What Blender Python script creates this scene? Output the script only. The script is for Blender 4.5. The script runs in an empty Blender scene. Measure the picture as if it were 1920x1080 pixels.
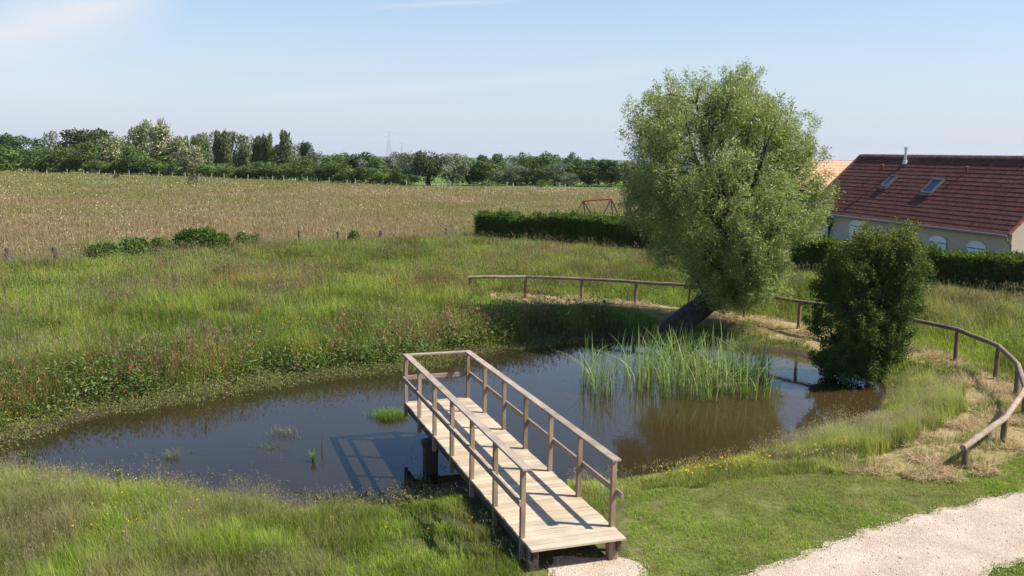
import bpy, math, random
import numpy as np
from mathutils import Matrix, Vector

R_ = math.radians
sc = bpy.context.scene
rng = np.random.default_rng(7)
random.seed(7)

# ------------------------------------------------------------------ camera
F_PX, HOR, ROLL, CZ = 1743.0, 284.4, 0.0154, 5.97      # focal length in px of the 1920 wide photo
TH = math.atan((540 - HOR) / F_PX)
cam_d = bpy.data.cameras.new('camera')
cam = bpy.data.objects.new('camera', cam_d)
sc.collection.objects.link(cam)
cam.matrix_world = Matrix.Translation((0, 0, CZ)) @ Matrix.Rotation(math.pi/2 - TH, 4, 'X') @ Matrix.Rotation(ROLL, 4, 'Z')
cam_d.sensor_width = 36.0
cam_d.lens = F_PX / 1920 * 36
cam_d.clip_start = 0.1
cam_d.clip_end = 9000
sc.camera = cam

# ------------------------------------------------------------------ light
SUN_EL, SUN_AZ = R_(49.5), R_(97)           # azimuth from +Y towards +X
sv = Vector((math.sin(SUN_AZ)*math.cos(SUN_EL), math.cos(SUN_AZ)*math.cos(SUN_EL), math.sin(SUN_EL)))
sd = bpy.data.lights.new('sun', 'SUN')
sd.energy = 5.0
sd.angle = R_(0.53)
sd.color = (1.0, 0.93, 0.82)
so = bpy.data.objects.new('sun', sd)
sc.collection.objects.link(so)
so.rotation_euler = sv.to_track_quat('Z', 'Y').to_euler()
so.location = (30, -5, 40)

def ray(px, py):
    a, b = px - 960, py - 540
    u = a*math.cos(ROLL) + b*math.sin(ROLL)
    v = -a*math.sin(ROLL) + b*math.cos(ROLL)
    return np.array([u/F_PX, math.cos(TH) - v/F_PX*math.sin(TH), -math.sin(TH) - v/F_PX*math.cos(TH)])
def at(px, py, z=0.45):
    d = ray(px, py); return np.array([0, 0, CZ]) + d*((z - CZ)/d[2])
def atY(px, py, Y):
    d = ray(px, py); return np.array([0, 0, CZ]) + d*(Y/d[1])

w = bpy.data.worlds.new('World'); sc.world = w
w.use_nodes = True
nt = w.node_tree; nt.nodes.clear()
def N(nt, t, **kw):
    n = nt.nodes.new(t)
    for k, v in kw.items(): setattr(n, k, v)
    return n
def math_node(nt, op, a, b=None, clamp=False):
    n = N(nt, 'ShaderNodeMath', operation=op); n.use_clamp = clamp
    for i, v in enumerate((a, b)):
        if v is None: continue
        if isinstance(v, (int, float)): n.inputs[i].default_value = v
        else: nt.links.new(v, n.inputs[i])
    return n.outputs[0]
sky = N(nt, 'ShaderNodeTexSky', sky_type='NISHITA')
sky.sun_disc = False
sky.sun_elevation = SUN_EL
sky.sun_rotation = SUN_AZ
sky.altitude = 200
sky.air_density = 1.0
sky.dust_density = 0.6
sky.ozone_density = 1.6
tc = N(nt, 'ShaderNodeTexCoord')
def streak(p0, p1, width, amt, scale, seed):
    a = Vector(ray(*p0)).normalized(); b = Vector(ray(*p1)).normalized()
    n = a.cross(b).normalized(); mid = (a + b).normalized(); half = a.angle(b)/2
    d1 = N(nt, 'ShaderNodeVectorMath', operation='DOT_PRODUCT'); nt.links.new(tc.outputs['Generated'], d1.inputs[0]); d1.inputs[1].default_value = n
    d2 = N(nt, 'ShaderNodeVectorMath', operation='DOT_PRODUCT'); nt.links.new(tc.outputs['Generated'], d2.inputs[0]); d2.inputs[1].default_value = mid
    nz = N(nt, 'ShaderNodeTexNoise'); nz.inputs['Scale'].default_value = scale; nz.inputs['Detail'].default_value = 5
    mp = N(nt, 'ShaderNodeMapping'); mp.inputs['Scale'].default_value = (1, 1, 5); mp.inputs['Location'].default_value = (seed, 0, 0)
    nt.links.new(tc.outputs['Generated'], mp.inputs[0]); nt.links.new(mp.outputs[0], nz.inputs['Vector'])
    wob = math_node(nt, 'MULTIPLY', math_node(nt, 'SUBTRACT', nz.outputs[0], 0.5), width*1.6)
    dist = math_node(nt, 'ABSOLUTE', math_node(nt, 'ADD', d1.outputs['Value'], wob))
    g = math_node(nt, 'SUBTRACT', 1.0, math_node(nt, 'DIVIDE', dist, width), clamp=True)
    along = math_node(nt, 'SUBTRACT', d2.outputs['Value'], math.cos(half*1.25))
    along = math_node(nt, 'DIVIDE', along, (math.cos(half*0.3) - math.cos(half*1.25)), clamp=True)
    g = math_node(nt, 'MULTIPLY', math_node(nt, 'MULTIPLY', g, along), amt)
    return math_node(nt, 'MULTIPLY', g, math_node(nt, 'MULTIPLY', nz.outputs[0], 2.0))
s1 = streak((480, 192), (1330, 118), 0.012, 0.30, 3.0, 1.0)
s2 = streak((-120, 110), (300, 5), 0.035, 0.8, 5.0, 5.0)
s3 = streak((700, 14), (960, 2), 0.004, 0.35, 4.0, 9.0)
s4 = streak((-200, 190), (300, 165), 0.04, 0.20, 4.0, 3.0)
tot = math_node(nt, 'ADD', math_node(nt, 'ADD', s1, s2), math_node(nt, 'ADD', s3, s4), clamp=True)
sat_ = N(nt, 'ShaderNodeHueSaturation'); sat_.inputs['Saturation'].default_value = 1.2; sat_.inputs['Value'].default_value = 1.42; nt.links.new(sky.outputs[0], sat_.inputs['Color'])
mx = N(nt, 'ShaderNodeMixRGB'); mx.inputs[2].default_value = (6.6, 6.9, 7.4, 1)
sep = N(nt, 'ShaderNodeSeparateXYZ'); nt.links.new(tc.outputs['Generated'], sep.inputs[0])
hz_ = math_node(nt, 'POWER', math_node(nt, 'SUBTRACT', 1.0, math_node(nt, 'MULTIPLY', math_node(nt, 'ABSOLUTE', sep.outputs['Z']), 2.6), clamp=True), 1.5)
hm_ = N(nt, 'ShaderNodeMixRGB'); hm_.inputs[2].default_value = (5.1, 5.6, 6.7, 1)
nt.links.new(math_node(nt, 'MULTIPLY', hz_, 0.92), hm_.inputs[0]); nt.links.new(sat_.outputs[0], hm_.inputs[1])
tn0 = N(nt, 'ShaderNodeMixRGB', blend_type='MULTIPLY'); tn0.inputs[0].default_value = 1; tn0.inputs[2].default_value = (0.985, 0.995, 1.01, 1); nt.links.new(hm_.outputs[0], tn0.inputs[1])
nt.links.new(tot, mx.inputs[0]); nt.links.new(tn0.outputs[0], mx.inputs[1])
bg = N(nt, 'ShaderNodeBackground'); bg.inputs[1].default_value = 0.073
nt.links.new(mx.outputs[0], bg.inputs[0])
wo = N(nt, 'ShaderNodeOutputWorld'); nt.links.new(bg.outputs[0], wo.inputs[0])

sc.view_settings.view_transform = 'Standard'
sc.view_settings.look = 'None'
sc.view_settings.exposure = 0.74
sc.view_settings.gamma = 1.0
sc.cycles.max_bounces = 6
sc.cycles.transparent_max_bounces = 6

# ------------------------------------------------------------------ helpers
COL = sc.collection
def prop(o, label=None, cat=None, group=None, kind=None):
    if label: o['label'] = label
    if cat: o['category'] = cat
    if group: o['group'] = group
    if kind: o['kind'] = kind
    return o
def link(o, parent=None):
    COL.objects.link(o)
    if parent: o.parent = parent
    return o
def empty(name, loc=(0, 0, 0), rz=0.0):
    o = bpy.data.objects.new(name, None); o.location = loc; o.rotation_euler = (0, 0, rz)
    o.empty_display_size = 0.3
    return link(o)
def fast_mesh(name, V, faces_sizes, idx, cols=None, mats=None, midx=None, smooth=False):
    me = bpy.data.meshes.new(name)
    V = np.ascontiguousarray(V, dtype=np.float32)
    me.vertices.add(len(V)); me.vertices.foreach_set('co', V.ravel())
    idx = np.ascontiguousarray(idx, dtype=np.int32)
    me.loops.add(len(idx)); me.loops.foreach_set('vertex_index', idx)
    sizes = np.asarray(faces_sizes, dtype=np.int32)
    st = np.zeros(len(sizes), np.int32); st[1:] = np.cumsum(sizes)[:-1]
    me.polygons.add(len(sizes)); me.polygons.foreach_set('loop_start', st)
    if midx is not None: me.polygons.foreach_set('material_index', np.asarray(midx, np.int32))
    if smooth: me.polygons.foreach_set('use_smooth', np.ones(len(sizes), bool))
    me.update(calc_edges=True)
    if cols is not None:
        a = me.color_attributes.new('Col', 'FLOAT_COLOR', 'POINT')
        c = np.ones((len(V), 4), np.float32); c[:, :3] = cols
        a.data.foreach_set('color', c.ravel())
    for m in (mats or []): me.materials.append(m)
    return me
def obj(name, me, parent=None): return link(bpy.data.objects.new(name, me), parent)

class MB:
    """collects boxes and tubes into one mesh with a tint per piece"""
    def __init__(s): s.v = []; s.f = []; s.c = []
    def add(s, V, Fs, col=(1, 1, 1)):
        o = len(s.v); s.v += [tuple(p) for p in V]; s.f += [tuple(i+o for i in f) for f in Fs]; s.c += [tuple(col)]*len(V)
    def box(s, c, size, col=(1, 1, 1), M=None, ch=0.0):
        x, y, z = [k/2 for k in size]
        if ch > 0:                                        # chamfered box
            P = []
            for sx in (-1, 1):
                for sy in (-1, 1):
                    for sz in (-1, 1):
                        P += [(sx*(x-ch), sy*(y-ch), sz*z), (sx*(x-ch), sy*y, sz*(z-ch)), (sx*x, sy*(y-ch), sz*(z-ch))]
            def I(a, b, c_, k): return ((a*2+b)*2+c_)*3 + k
            Fs = []
            for q in (0, 1):
                Fs.append([I(0,0,q,0), I(0,1,q,0), I(1,1,q,0), I(1,0,q,0)])
                Fs.append([I(0,q,0,1), I(1,q,0,1), I(1,q,1,1), I(0,q,1,1)])
                Fs.append([I(q,0,0,2), I(q,1,0,2), I(q,1,1,2), I(q,0,1,2)])
            for a in (0, 1):
                for b in (0, 1):
                    Fs.append([I(a,b,0,1), I(a,b,0,2), I(a,b,1,2), I(a,b,1,1)])
                    Fs.append([I(a,0,b,0), I(a,0,b,2), I(a,1,b,2), I(a,1,b,0)])
                    Fs.append([I(0,a,b,0), I(0,a,b,1), I(1,a,b,1), I(1,a,b,0)])
                    for c2 in (0, 1): Fs.append([I(a,b,c2,0), I(a,b,c2,1), I(a,b,c2,2)])
        else:
            P = [(sx*x, sy*y, sz*z) for sx in (-1, 1) for sy in (-1, 1) for sz in (-1, 1)]
            Fs = [(0,1,3,2), (4,6,7,5), (0,4,5,1), (2,3,7,6), (0,2,6,4), (1,5,7,3)]
        V = [Vector(p) for p in P]
        if M is not None: V = [M @ p for p in V]
        V = [p + Vector(c) for p in V]
        s.add(V, Fs, col)
    def tube(s, pts, rad, n=8, col=(1, 1, 1), cap=True, rough=0.0):
        pts = [Vector(p) for p in pts]
        if not hasattr(rad, '__len__'): rad = [rad]*len(pts)
        V = []; Fs = []
        ref = Vector((0.13, 0.21, 1)).normalized()
        for i, p in enumerate(pts):
            t = (pts[min(i+1, len(pts)-1)] - pts[max(i-1, 0)]).normalized()
            r0 = ref if abs(t.dot(ref)) < 0.9 else Vector((1, 0, 0))
            a = t.cross(r0).normalized(); b = t.cross(a).normalized()
            for k in range(n):
                an = 2*math.pi*k/n; rr = rad[i]*(1 + rough*random.uniform(-1, 1))
                V.append(p + a*math.cos(an)*rr + b*math.sin(an)*rr)
        for i in range(len(pts)-1):
            for k in range(n):
                k2 = (k+1) % n
                Fs.append((i*n+k, i*n+k2, (i+1)*n+k2, (i+1)*n+k))
        if cap:
            Fs.append(tuple(range(n-1, -1, -1))); Fs.append(tuple(range((len(pts)-1)*n, len(pts)*n)))
        s.add(V, Fs, col)
    def build(s, name, mat, parent=None, smooth=False):
        me = bpy.data.meshes.new(name); me.from_pydata(s.v, [], s.f)
        a = me.color_attributes.new('Col', 'FLOAT_COLOR', 'POINT')
        c = np.ones((len(s.v), 4), np.float32); c[:, :3] = np.array(s.c)
        a.data.foreach_set('color', c.ravel())
        me.materials.append(mat)
        import bmesh
        bm = bmesh.new(); bm.from_mesh(me); bmesh.ops.recalc_face_normals(bm, faces=bm.faces); bm.to_mesh(me); bm.free()
        if smooth: me.polygons.foreach_set('use_smooth', np.ones(len(me.polygons), bool))
        return obj(name, me, parent)

def vnoise(x, y, scale, seed=0, octv=3):
    x = np.asarray(x, float); y = np.asarray(y, float)
    out = np.zeros(x.shape); amp = 1.0; tot = 0
    for o in range(octv):
        xs = x/scale*2**o + seed*17.3; ys = y/scale*2**o + seed*5.7
        xi = np.floor(xs); yi = np.floor(ys); fx = xs-xi; fy = ys-yi
        fx = fx*fx*(3-2*fx); fy = fy*fy*(3-2*fy)
        def h(a, b):
            v = np.sin(a*127.1 + b*311.7 + seed*74.7)*43758.5453
            return v - np.floor(v)
        out += amp*((h(xi, yi)*(1-fx)+h(xi+1, yi)*fx)*(1-fy) + (h(xi, yi+1)*(1-fx)+h(xi+1, yi+1)*fx)*fy)
        tot += amp; amp *= 0.5
    return out/tot
def inpoly(x, y, P):
    P = np.asarray(P); r = np.zeros(np.shape(x), bool); j = len(P)-1
    for i in range(len(P)):
        xi, yi = P[i][:2]; xj, yj = P[j][:2]
        c = ((yi > y) != (yj > y)) & (x < (xj-xi)*(y-yi)/((yj-yi) + 1e-12) + xi)
        r ^= c; j = i
    return r
def pdist(x, y, P, closed=True):
    P = np.asarray(P)[:, :2]; d = np.full(np.shape(x), 1e9); n = len(P)
    for i in range(n if closed else n-1):
        a = P[i]; b = P[(i+1) % n]; ab = b-a; L = ab@ab + 1e-12
        t = np.clip(((x-a[0])*ab[0] + (y-a[1])*ab[1])/L, 0, 1)
        d = np.minimum(d, np.hypot(x-a[0]-t*ab[0], y-a[1]-t*ab[1]))
    return d
def sstep(a, b, x): t = np.clip((x-a)/(b-a), 0, 1); return t*t*(3-2*t)

# ------------------------------------------------------------------ materials
def mat(name):
    m = bpy.data.materials.new(name); m.use_nodes = True; n = m.node_tree; n.nodes.clear()
    out = N(n, 'ShaderNodeOutputMaterial'); return m, n, out
def leaf_mat(name, trans=0.3, rough=0.5, spec=0.3):
    m, n, out = mat(name)
    at_ = N(n, 'ShaderNodeAttribute', attribute_name='Col')
    p = N(n, 'ShaderNodeBsdfPrincipled'); p.inputs['Roughness'].default_value = rough
    p.inputs['Specular IOR Level'].default_value = spec
    n.links.new(at_.outputs['Color'], p.inputs['Base Color'])
    t = N(n, 'ShaderNodeBsdfTranslucent')
    hs = N(n, 'ShaderNodeHueSaturation'); hs.inputs['Hue'].default_value = 0.48; hs.inputs['Value'].default_value = 1.25; hs.inputs['Saturation'].default_value = 1.1
    n.links.new(at_.outputs['Color'], hs.inputs['Color']); n.links.new(hs.outputs[0], t.inputs[0])
    mx = N(n, 'ShaderNodeMixShader'); mx.inputs[0].default_value = trans
    n.links.new(p.outputs[0], mx.inputs[1]); n.links.new(t.outputs[0], mx.inputs[2]); n.links.new(mx.outputs[0], out.inputs[0])
    return m
def wood_mat(name, base, dark, scale=(3, 40, 40), rough=0.8, mixamt=0.6, bump=0.3, stain=None):
    m, n, out = mat(name)
    tcn = N(n, 'ShaderNodeTexCoord'); mp = N(n, 'ShaderNodeMapping'); mp.inputs['Scale'].default_value = scale
    n.links.new(tcn.outputs['Object'], mp.inputs[0])
    nz = N(n, 'ShaderNodeTexNoise'); nz.inputs['Scale'].default_value = 1; nz.inputs['Detail'].default_value = 6; nz.inputs['Roughness'].default_value = 0.65
    n.links.new(mp.outputs[0], nz.inputs['Vector'])
    cr = N(n, 'ShaderNodeValToRGB'); cr.color_ramp.elements[0].position = 0.3; cr.color_ramp.elements[1].position = 0.72
    cr.color_ramp.elements[0].color = (*dark, 1); cr.color_ramp.elements[1].color = (*base, 1)
    n.links.new(nz.outputs[0], cr.inputs[0])
    at_ = N(n, 'ShaderNodeAttribute', attribute_name='Col')
    mu = N(n, 'ShaderNodeMixRGB', blend_type='MULTIPLY'); mu.inputs[0].default_value = 1
    n.links.new(cr.outputs[0], mu.inputs[1]); n.links.new(at_.outputs['Color'], mu.inputs[2])
    n2 = N(n, 'ShaderNodeTexNoise'); n2.inputs['Scale'].default_value = 2.2; n2.inputs['Detail'].default_value = 5
    n.links.new(tcn.outputs['Object'], n2.inputs['Vector'])
    cr2 = N(n, 'ShaderNodeValToRGB'); cr2.color_ramp.elements[0].position = 0.35; cr2.color_ramp.elements[1].position = 0.6
    cr2.color_ramp.elements[0].color = (*(stain or (0.68, 0.66, 0.64)), 1); cr2.color_ramp.elements[1].color = (1, 1, 1, 1)
    n.links.new(n2.outputs[0], cr2.inputs[0])
    mu2 = N(n, 'ShaderNodeMixRGB', blend_type='MULTIPLY'); mu2.inputs[0].default_value = mixamt
    n.links.new(mu.outputs[0], mu2.inputs[1]); n.links.new(cr2.outputs[0], mu2.inputs[2])
    # knots
    vo = N(n, 'ShaderNodeTexVoronoi'); vo.inputs['Scale'].default_value = 3.3; n.links.new(tcn.outputs['Object'], vo.inputs['Vector'])
    kr = N(n, 'ShaderNodeValToRGB'); kr.color_ramp.elements[0].position = 0.03; kr.color_ramp.elements[1].position = 0.065
    kr.color_ramp.elements[0].color = (0.35, 0.28, 0.22, 1); kr.color_ramp.elements[1].color = (1, 1, 1, 1)
    n.links.new(vo.outputs['Distance'], kr.inputs[0])
    mu3 = N(n, 'ShaderNodeMixRGB', blend_type='MULTIPLY'); mu3.inputs[0].default_value = 0.8
    n.links.new(mu2.outputs[0], mu3.inputs[1]); n.links.new(kr.outputs[0], mu3.inputs[2])
    p = N(n, 'ShaderNodeBsdfPrincipled'); p.inputs['Roughness'].default_value = rough; p.inputs['Specular IOR Level'].default_value = 0.25
    n.links.new(mu3.outputs[0], p.inputs['Base Color'])
    b = N(n, 'ShaderNodeBump'); b.inputs['Strength'].default_value = bump; b.inputs['Distance'].default_value = 0.004
    n.links.new(nz.outputs[0], b.inputs['Height']); n.links.new(b.outputs[0], p.inputs['Normal'])
    n.links.new(p.outputs[0], out.inputs[0])
    return m
def plain(name, col, rough=0.6, metal=0.0, noise=0.15, scale=6.0, spec=0.4, bump=0.0, attr=False):
    m, n, out = mat(name)
    tcn = N(n, 'ShaderNodeTexCoord'); nz = N(n, 'ShaderNodeTexNoise'); nz.inputs['Scale'].default_value = scale; nz.inputs['Detail'].default_value = 6
    n.links.new(tcn.outputs['Object'], nz.inputs['Vector'])
    cr = N(n, 'ShaderNodeValToRGB'); cr.color_ramp.elements[0].position = 0.3; cr.color_ramp.elements[1].position = 0.7
    cr.color_ramp.elements[0].color = (*[c*(1-noise) for c in col], 1); cr.color_ramp.elements[1].color = (*[min(1, c*(1+noise)) for c in col], 1)
    n.links.new(nz.outputs[0], cr.inputs[0])
    p = N(n, 'ShaderNodeBsdfPrincipled'); p.inputs['Roughness'].default_value = rough; p.inputs['Metallic'].default_value = metal
    p.inputs['Specular IOR Level'].default_value = spec
    src = cr.outputs[0]
    if attr:
        at_ = N(n, 'ShaderNodeAttribute', attribute_name='Col'); mu = N(n, 'ShaderNodeMixRGB', blend_type='MULTIPLY'); mu.inputs[0].default_value = 1
        n.links.new(src, mu.inputs[1]); n.links.new(at_.outputs['Color'], mu.inputs[2]); src = mu.outputs[0]
    n.links.new(src, p.inputs['Base Color'])
    if bump:
        b = N(n, 'ShaderNodeBump'); b.inputs['Strength'].default_value = bump; b.inputs['Distance'].default_value = 0.02
        n.links.new(nz.outputs[0], b.inputs['Height']); n.links.new(b.outputs[0], p.inputs['Normal'])
    n.links.new(p.outputs[0], out.inputs[0])
    return m
M_GRASS = leaf_mat('grass_blades', 0.42, 0.75, 0.06)
M_LEAF = leaf_mat('leaves', 0.30, 0.55, 0.15)
M_WILLOW = leaf_mat('willow_leaves', 0.30, 0.45, 0.28)
M_FAR = leaf_mat('far_leaves', 0.2, 0.6, 0.15)
M_PETAL = leaf_mat('petals', 0.3, 0.6, 0.2)
M_BARK = plain('bark', (0.055, 0.043, 0.033), 0.9, noise=0.5, scale=9, bump=0.8, attr=True)
M_DECK = wood_mat('deck_wood', (0.57, 0.462, 0.338), (0.40, 0.32, 0.225), (2.5, 35, 35), mixamt=0.55)
M_POST = wood_mat('post_wood', (0.37, 0.275, 0.195), (0.23, 0.165, 0.115), (30, 30, 2.0), mixamt=0.8)
M_RAIL = wood_mat('rail_wood', (0.41, 0.335, 0.27), (0.27, 0.215, 0.17), (30, 2, 30), mixamt=0.8)
M_RAILX = wood_mat('cross_rail_wood', (0.34, 0.275, 0.225), (0.23, 0.18, 0.145), (2, 30, 30), mixamt=0.8)
M_BEAM = wood_mat('beam_wood', (0.12, 0.095, 0.075), (0.06, 0.045, 0.035), (30, 2, 30), mixamt=0.8)
M_ROUND = wood_mat('round_pole_wood', (0.34, 0.27, 0.20), (0.20, 0.15, 0.11), (9, 9, 9), mixamt=0.8)
M_OLDPOST = wood_mat('old_post_wood', (0.16, 0.12, 0.095), (0.07, 0.05, 0.04), (20, 20, 3))

# ------------------------------------------------------------------ outlines on the ground
def poly(pts, z): return np.array([at(px, py, z)[:2] for px, py in pts])
POND = poly([(-130, 880), (-70, 850), (30, 822), (120, 795), (200, 772), (300, 756), (400, 742), (500, 722), (600, 708), (700, 698), (790, 688), (850, 672), (905, 660), (960, 652), (1040, 642), (1120, 633), (1200, 636), (1290, 645), (1380, 650), (1480, 662),
             (1570, 684), (1640, 708), (1662, 738), (1650, 772), (1590, 806), (1500, 838), (1400, 862), (1290, 882), (1180, 900), (1080, 915), (980, 915), (900, 905), (840, 903), (790, 925), (730, 945), (640, 945), (540, 950), (460, 932), (380, 922), (290, 912), (200, 900), (110, 892), (20, 890)], 0.0)
def smooth_poly(P, n=3, jit=0.0, seed=1):
    P = np.asarray(P)
    for _ in range(n):
        Q = np.roll(P, -1, 0); P = np.stack([P*.75+Q*.25, P*.25+Q*.75], 1).reshape(-1, 2)
    return P
POND = smooth_poly(POND, 1)
FENCE_W = [tuple(at(881, 556)[:2]), tuple(at(985, 558)[:2]), tuple(at(1090, 564)[:2]), tuple(at(1191, 573)[:2]), (6.35, 32.75), (7.95, 31.3), tuple(at(1497, 616)[:2]), (10.9, 27.7),
           tuple(at(1790, 682)[:2]), tuple(at(1867, 713)[:2]), tuple(at(1903, 745)[:2]), (11.05, 19.45), tuple(at(1880, 835)[:2]), tuple(at(1806, 878)[:2])]
MULCH1 = poly([(1595, 893), (1610, 872), (1700, 835), (1745, 808), (1800, 782), (1808, 760), (1795, 715), (1760, 688), (1700, 672), (1690, 655), (1740, 652), (1795, 680), (1860, 705), (1905, 725), (1960, 755), (1990, 800), (1950, 850), (1880, 868), (1840, 885), (1760, 897), (1680, 900)], 0.45)
MULCH2 = poly([(915, 549), (990, 553), (1090, 560), (1190, 568), (1290, 580), (1400, 594), (1500, 608), (1570, 625), (1560, 645), (1500, 628), (1400, 613), (1330, 606), (1240, 600), (1180, 583), (1080, 577), (990, 571), (920, 562)], 0.45)
LAWN = poly([(1170, 960), (1190, 925), (1290, 905), (1450, 893), (1560, 885), (1700, 888), (1800, 880), (1900, 855), (2100, 790), (2300, 900), (1920, 925), (1780, 950), (1640, 1000), (1500, 1045), (1380, 1090), (1300, 1200), (1190, 1200), (1200, 1090), (1180, 1048)], 0.45)
PATH = poly([(1360, 1090), (1440, 1056), (1500, 1037), (1570, 1015), (1640, 987), (1710, 968), (1780, 947), (1850, 932), (1920, 914), (2100, 880), (2500, 830), (2500, 960), (2100, 1020), (1920, 1052), (1830, 1082), (1720, 1200), (1640, 1700), (700, 1700), (940, 1200), (1030, 1085),
             (1020, 1060), (1050, 1050), (1100, 1047), (1150, 1046), (1195, 1050), (1225, 1090), (1290, 1200), (1340, 1120)], 0.5)
BANKCLEAR = poly([(700, 1000), (780, 970), (820, 960), (900, 1000), (960, 1060), (860, 1040), (760, 1040), (650, 1030), (600, 1005)], 0.45)
FIELD_S = [at(px, py, .4)[:2] for px, py in ((-500, 533), (-150, 513), (15, 500), (110, 501), (250, 486), (484, 465), (561, 460), (634, 457), (714, 455), (777, 454), (836, 452), (887, 450))]
HEDGE_LINE = [at(px, py, .4)[:2] for px, py in ((889, 448), (1040, 461), (1190, 477), (1370, 497), (1540, 519), (1740, 543), (1950, 566))]
FIELD_N = [at(-400, 318)[:2], at(0, 323)[:2], at(300, 331)[:2], at(600, 343)[:2], at(760, 350)[:2], at(950, 353)[:2], at(1180, 357)[:2], at(1500, 364)[:2]]
FIELD = np.array(FIELD_S + [at(1000, 446, .4)[:2], at(1075, 402, .4)[:2], at(1500, 415, .4)[:2]] + FIELD_N[::-1])
def fence_y(x):                                     # the line where meadow meets field or hedge
    L = np.array([p for p in FIELD_S] + HEDGE_LINE[1:]); return np.interp(x, L[:, 0], L[:, 1])

def ground_z(x, y):
    ins = inpoly(x, y, POND); d = pdist(x, y, POND)
    d = np.where(ins, -d, d)
    nz = (vnoise(x, y, 2.2, 3) - 0.5)
    steep = 1.5 + 1.2*vnoise(x, y, 5, 9)
    up = 0.03 + 0.44*sstep(0, 1, d/steep)
    z = np.where(d > 0, up, 0.03 + np.clip(d, -1.5, 0)*0.35)
    z = z + nz*0.10*np.clip(np.abs(d), 0, 1)
    z = z + 0.03*(vnoise(x, y, 12, 4)-0.5)
    # a level stand under the bridge head and path
    dp = np.hypot(x-1.2, y-11.6)
    z = np.where((d > 0) & (dp < 4), z*(dp/4) + 0.5*(1-dp/4), z)
    rr_ = np.hypot(x, y); z = z - sstep(215, 1300, rr_)*46
    return z

# ------------------------------------------------------------------ ground sheet
def axis(a, b, step, lo, hi, g=1.18):
    v = list(np.arange(a, b+1e-6, step)); s = step; p = b
    while p < hi: s *= g; p = min(p+s, hi); v.append(p)
    s = step; p = a
    while p > lo: s *= g; p = max(p-s, lo); v.insert(0, p)
    return np.array(v)
gx = axis(-16, 18, 0.16, -5900, 5900); gy = axis(8.5, 38, 0.16, -350, 7500)
GX, GY = np.meshgrid(gx, gy); nx, ny = len(gx), len(gy)
gxf, gyf = GX.ravel(), GY.ravel()
gz = ground_z(gxf, gyf)
pd = np.where(inpoly(gxf, gyf, POND), -1, 1)*pdist(gxf, gyf, POND)
def lerp(a, b, t): t = np.asarray(t)[..., None]; return np.asarray(a)*(1-t) + np.asarray(b)*t
n1 = vnoise(gxf, gyf, 3, 21); n2 = vnoise(gxf, gyf, 0.6, 22)
gc = lerp((0.07, 0.085, 0.03), (0.12, 0.115, 0.05), n1)
m = sstep(0.6, 0.1, pd)[:, None]; gc = gc*(1-m) + np.array((0.055, 0.043, 0.028))*m
infield = inpoly(gxf, gyf, FIELD); fc = lerp((0.24, 0.17, 0.085), (0.19, 0.17, 0.07), vnoise(gxf, gyf, 18, 31)); gc[infield] = fc[infield]
beyond = gyf > np.interp(gxf, *np.array(FIELD_N).T); beyond |= (gyf > 70) & (~infield)
bc = lerp((0.10, 0.17, 0.035), (0.13, 0.19, 0.05), n1); gc[beyond] = bc[beyond]
lw = inpoly(gxf, gyf, LAWN); lc = lerp((0.10, 0.13, 0.035), (0.16, 0.145, 0.06), n2); gc[lw] = lc[lw]
for P in (MULCH1, MULCH2):
    k = inpoly(gxf, gyf, P) ; gc[k] = lerp((0.40, 0.31, 0.18), (0.20, 0.19, 0.07), n2)[k]
i0 = (np.arange(ny-1)[:, None]*nx + np.arange(nx-1)[None, :]).ravel()
quads = np.stack([i0, i0+1, i0+nx+1, i0+nx], 1)
m_g, n, out = mat('ground_soil')
a_ = N(n, 'ShaderNodeAttribute', attribute_name='Col')
g_ = N(n, 'ShaderNodeNewGeometry')
z1 = N(n, 'ShaderNodeTexNoise'); z1.inputs['Scale'].default_value = 2.5; z1.inputs['Detail'].default_value = 8; z1.inputs['Roughness'].default_value = 0.75
n.links.new(g_.outputs['Position'], z1.inputs['Vector'])
cr = N(n, 'ShaderNodeValToRGB'); cr.color_ramp.elements[0].position = 0.35; cr.color_ramp.elements[1].position = 0.68
cr.color_ramp.elements[0].color = (0.55, 0.55, 0.5, 1); cr.color_ramp.elements[1].color = (1.4, 1.35, 1.3, 1); n.links.new(z1.outputs[0], cr.inputs[0])
mu = N(n, 'ShaderNodeMixRGB', blend_type='MULTIPLY'); mu.inputs[0].default_value = 1
n.links.new(a_.outputs['Color'], mu.inputs[1]); n.links.new(cr.outputs[0], mu.inputs[2])
p = N(n, 'ShaderNodeBsdfPrincipled'); p.inputs['Roughness'].default_value = 0.95; p.inputs['Specular IOR Level'].default_value = 0.1
n.links.new(mu.outputs[0], p.inputs['Base Color'])
b = N(n, 'ShaderNodeBump'); b.inputs['Strength'].default_value = 0.8; b.inputs['Distance'].default_value = 0.05
n.links.new(z1.outputs[0], b.inputs['Height']); n.links.new(b.outputs[0], p.inputs['Normal']); n.links.new(p.outputs[0], out.inputs[0])
ground = obj('ground', fast_mesh('ground', np.stack([gxf, gyf, gz], 1), np.full(len(quads), 4), quads.ravel(), gc, [m_g], smooth=True))
prop(ground, kind='structure')

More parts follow.
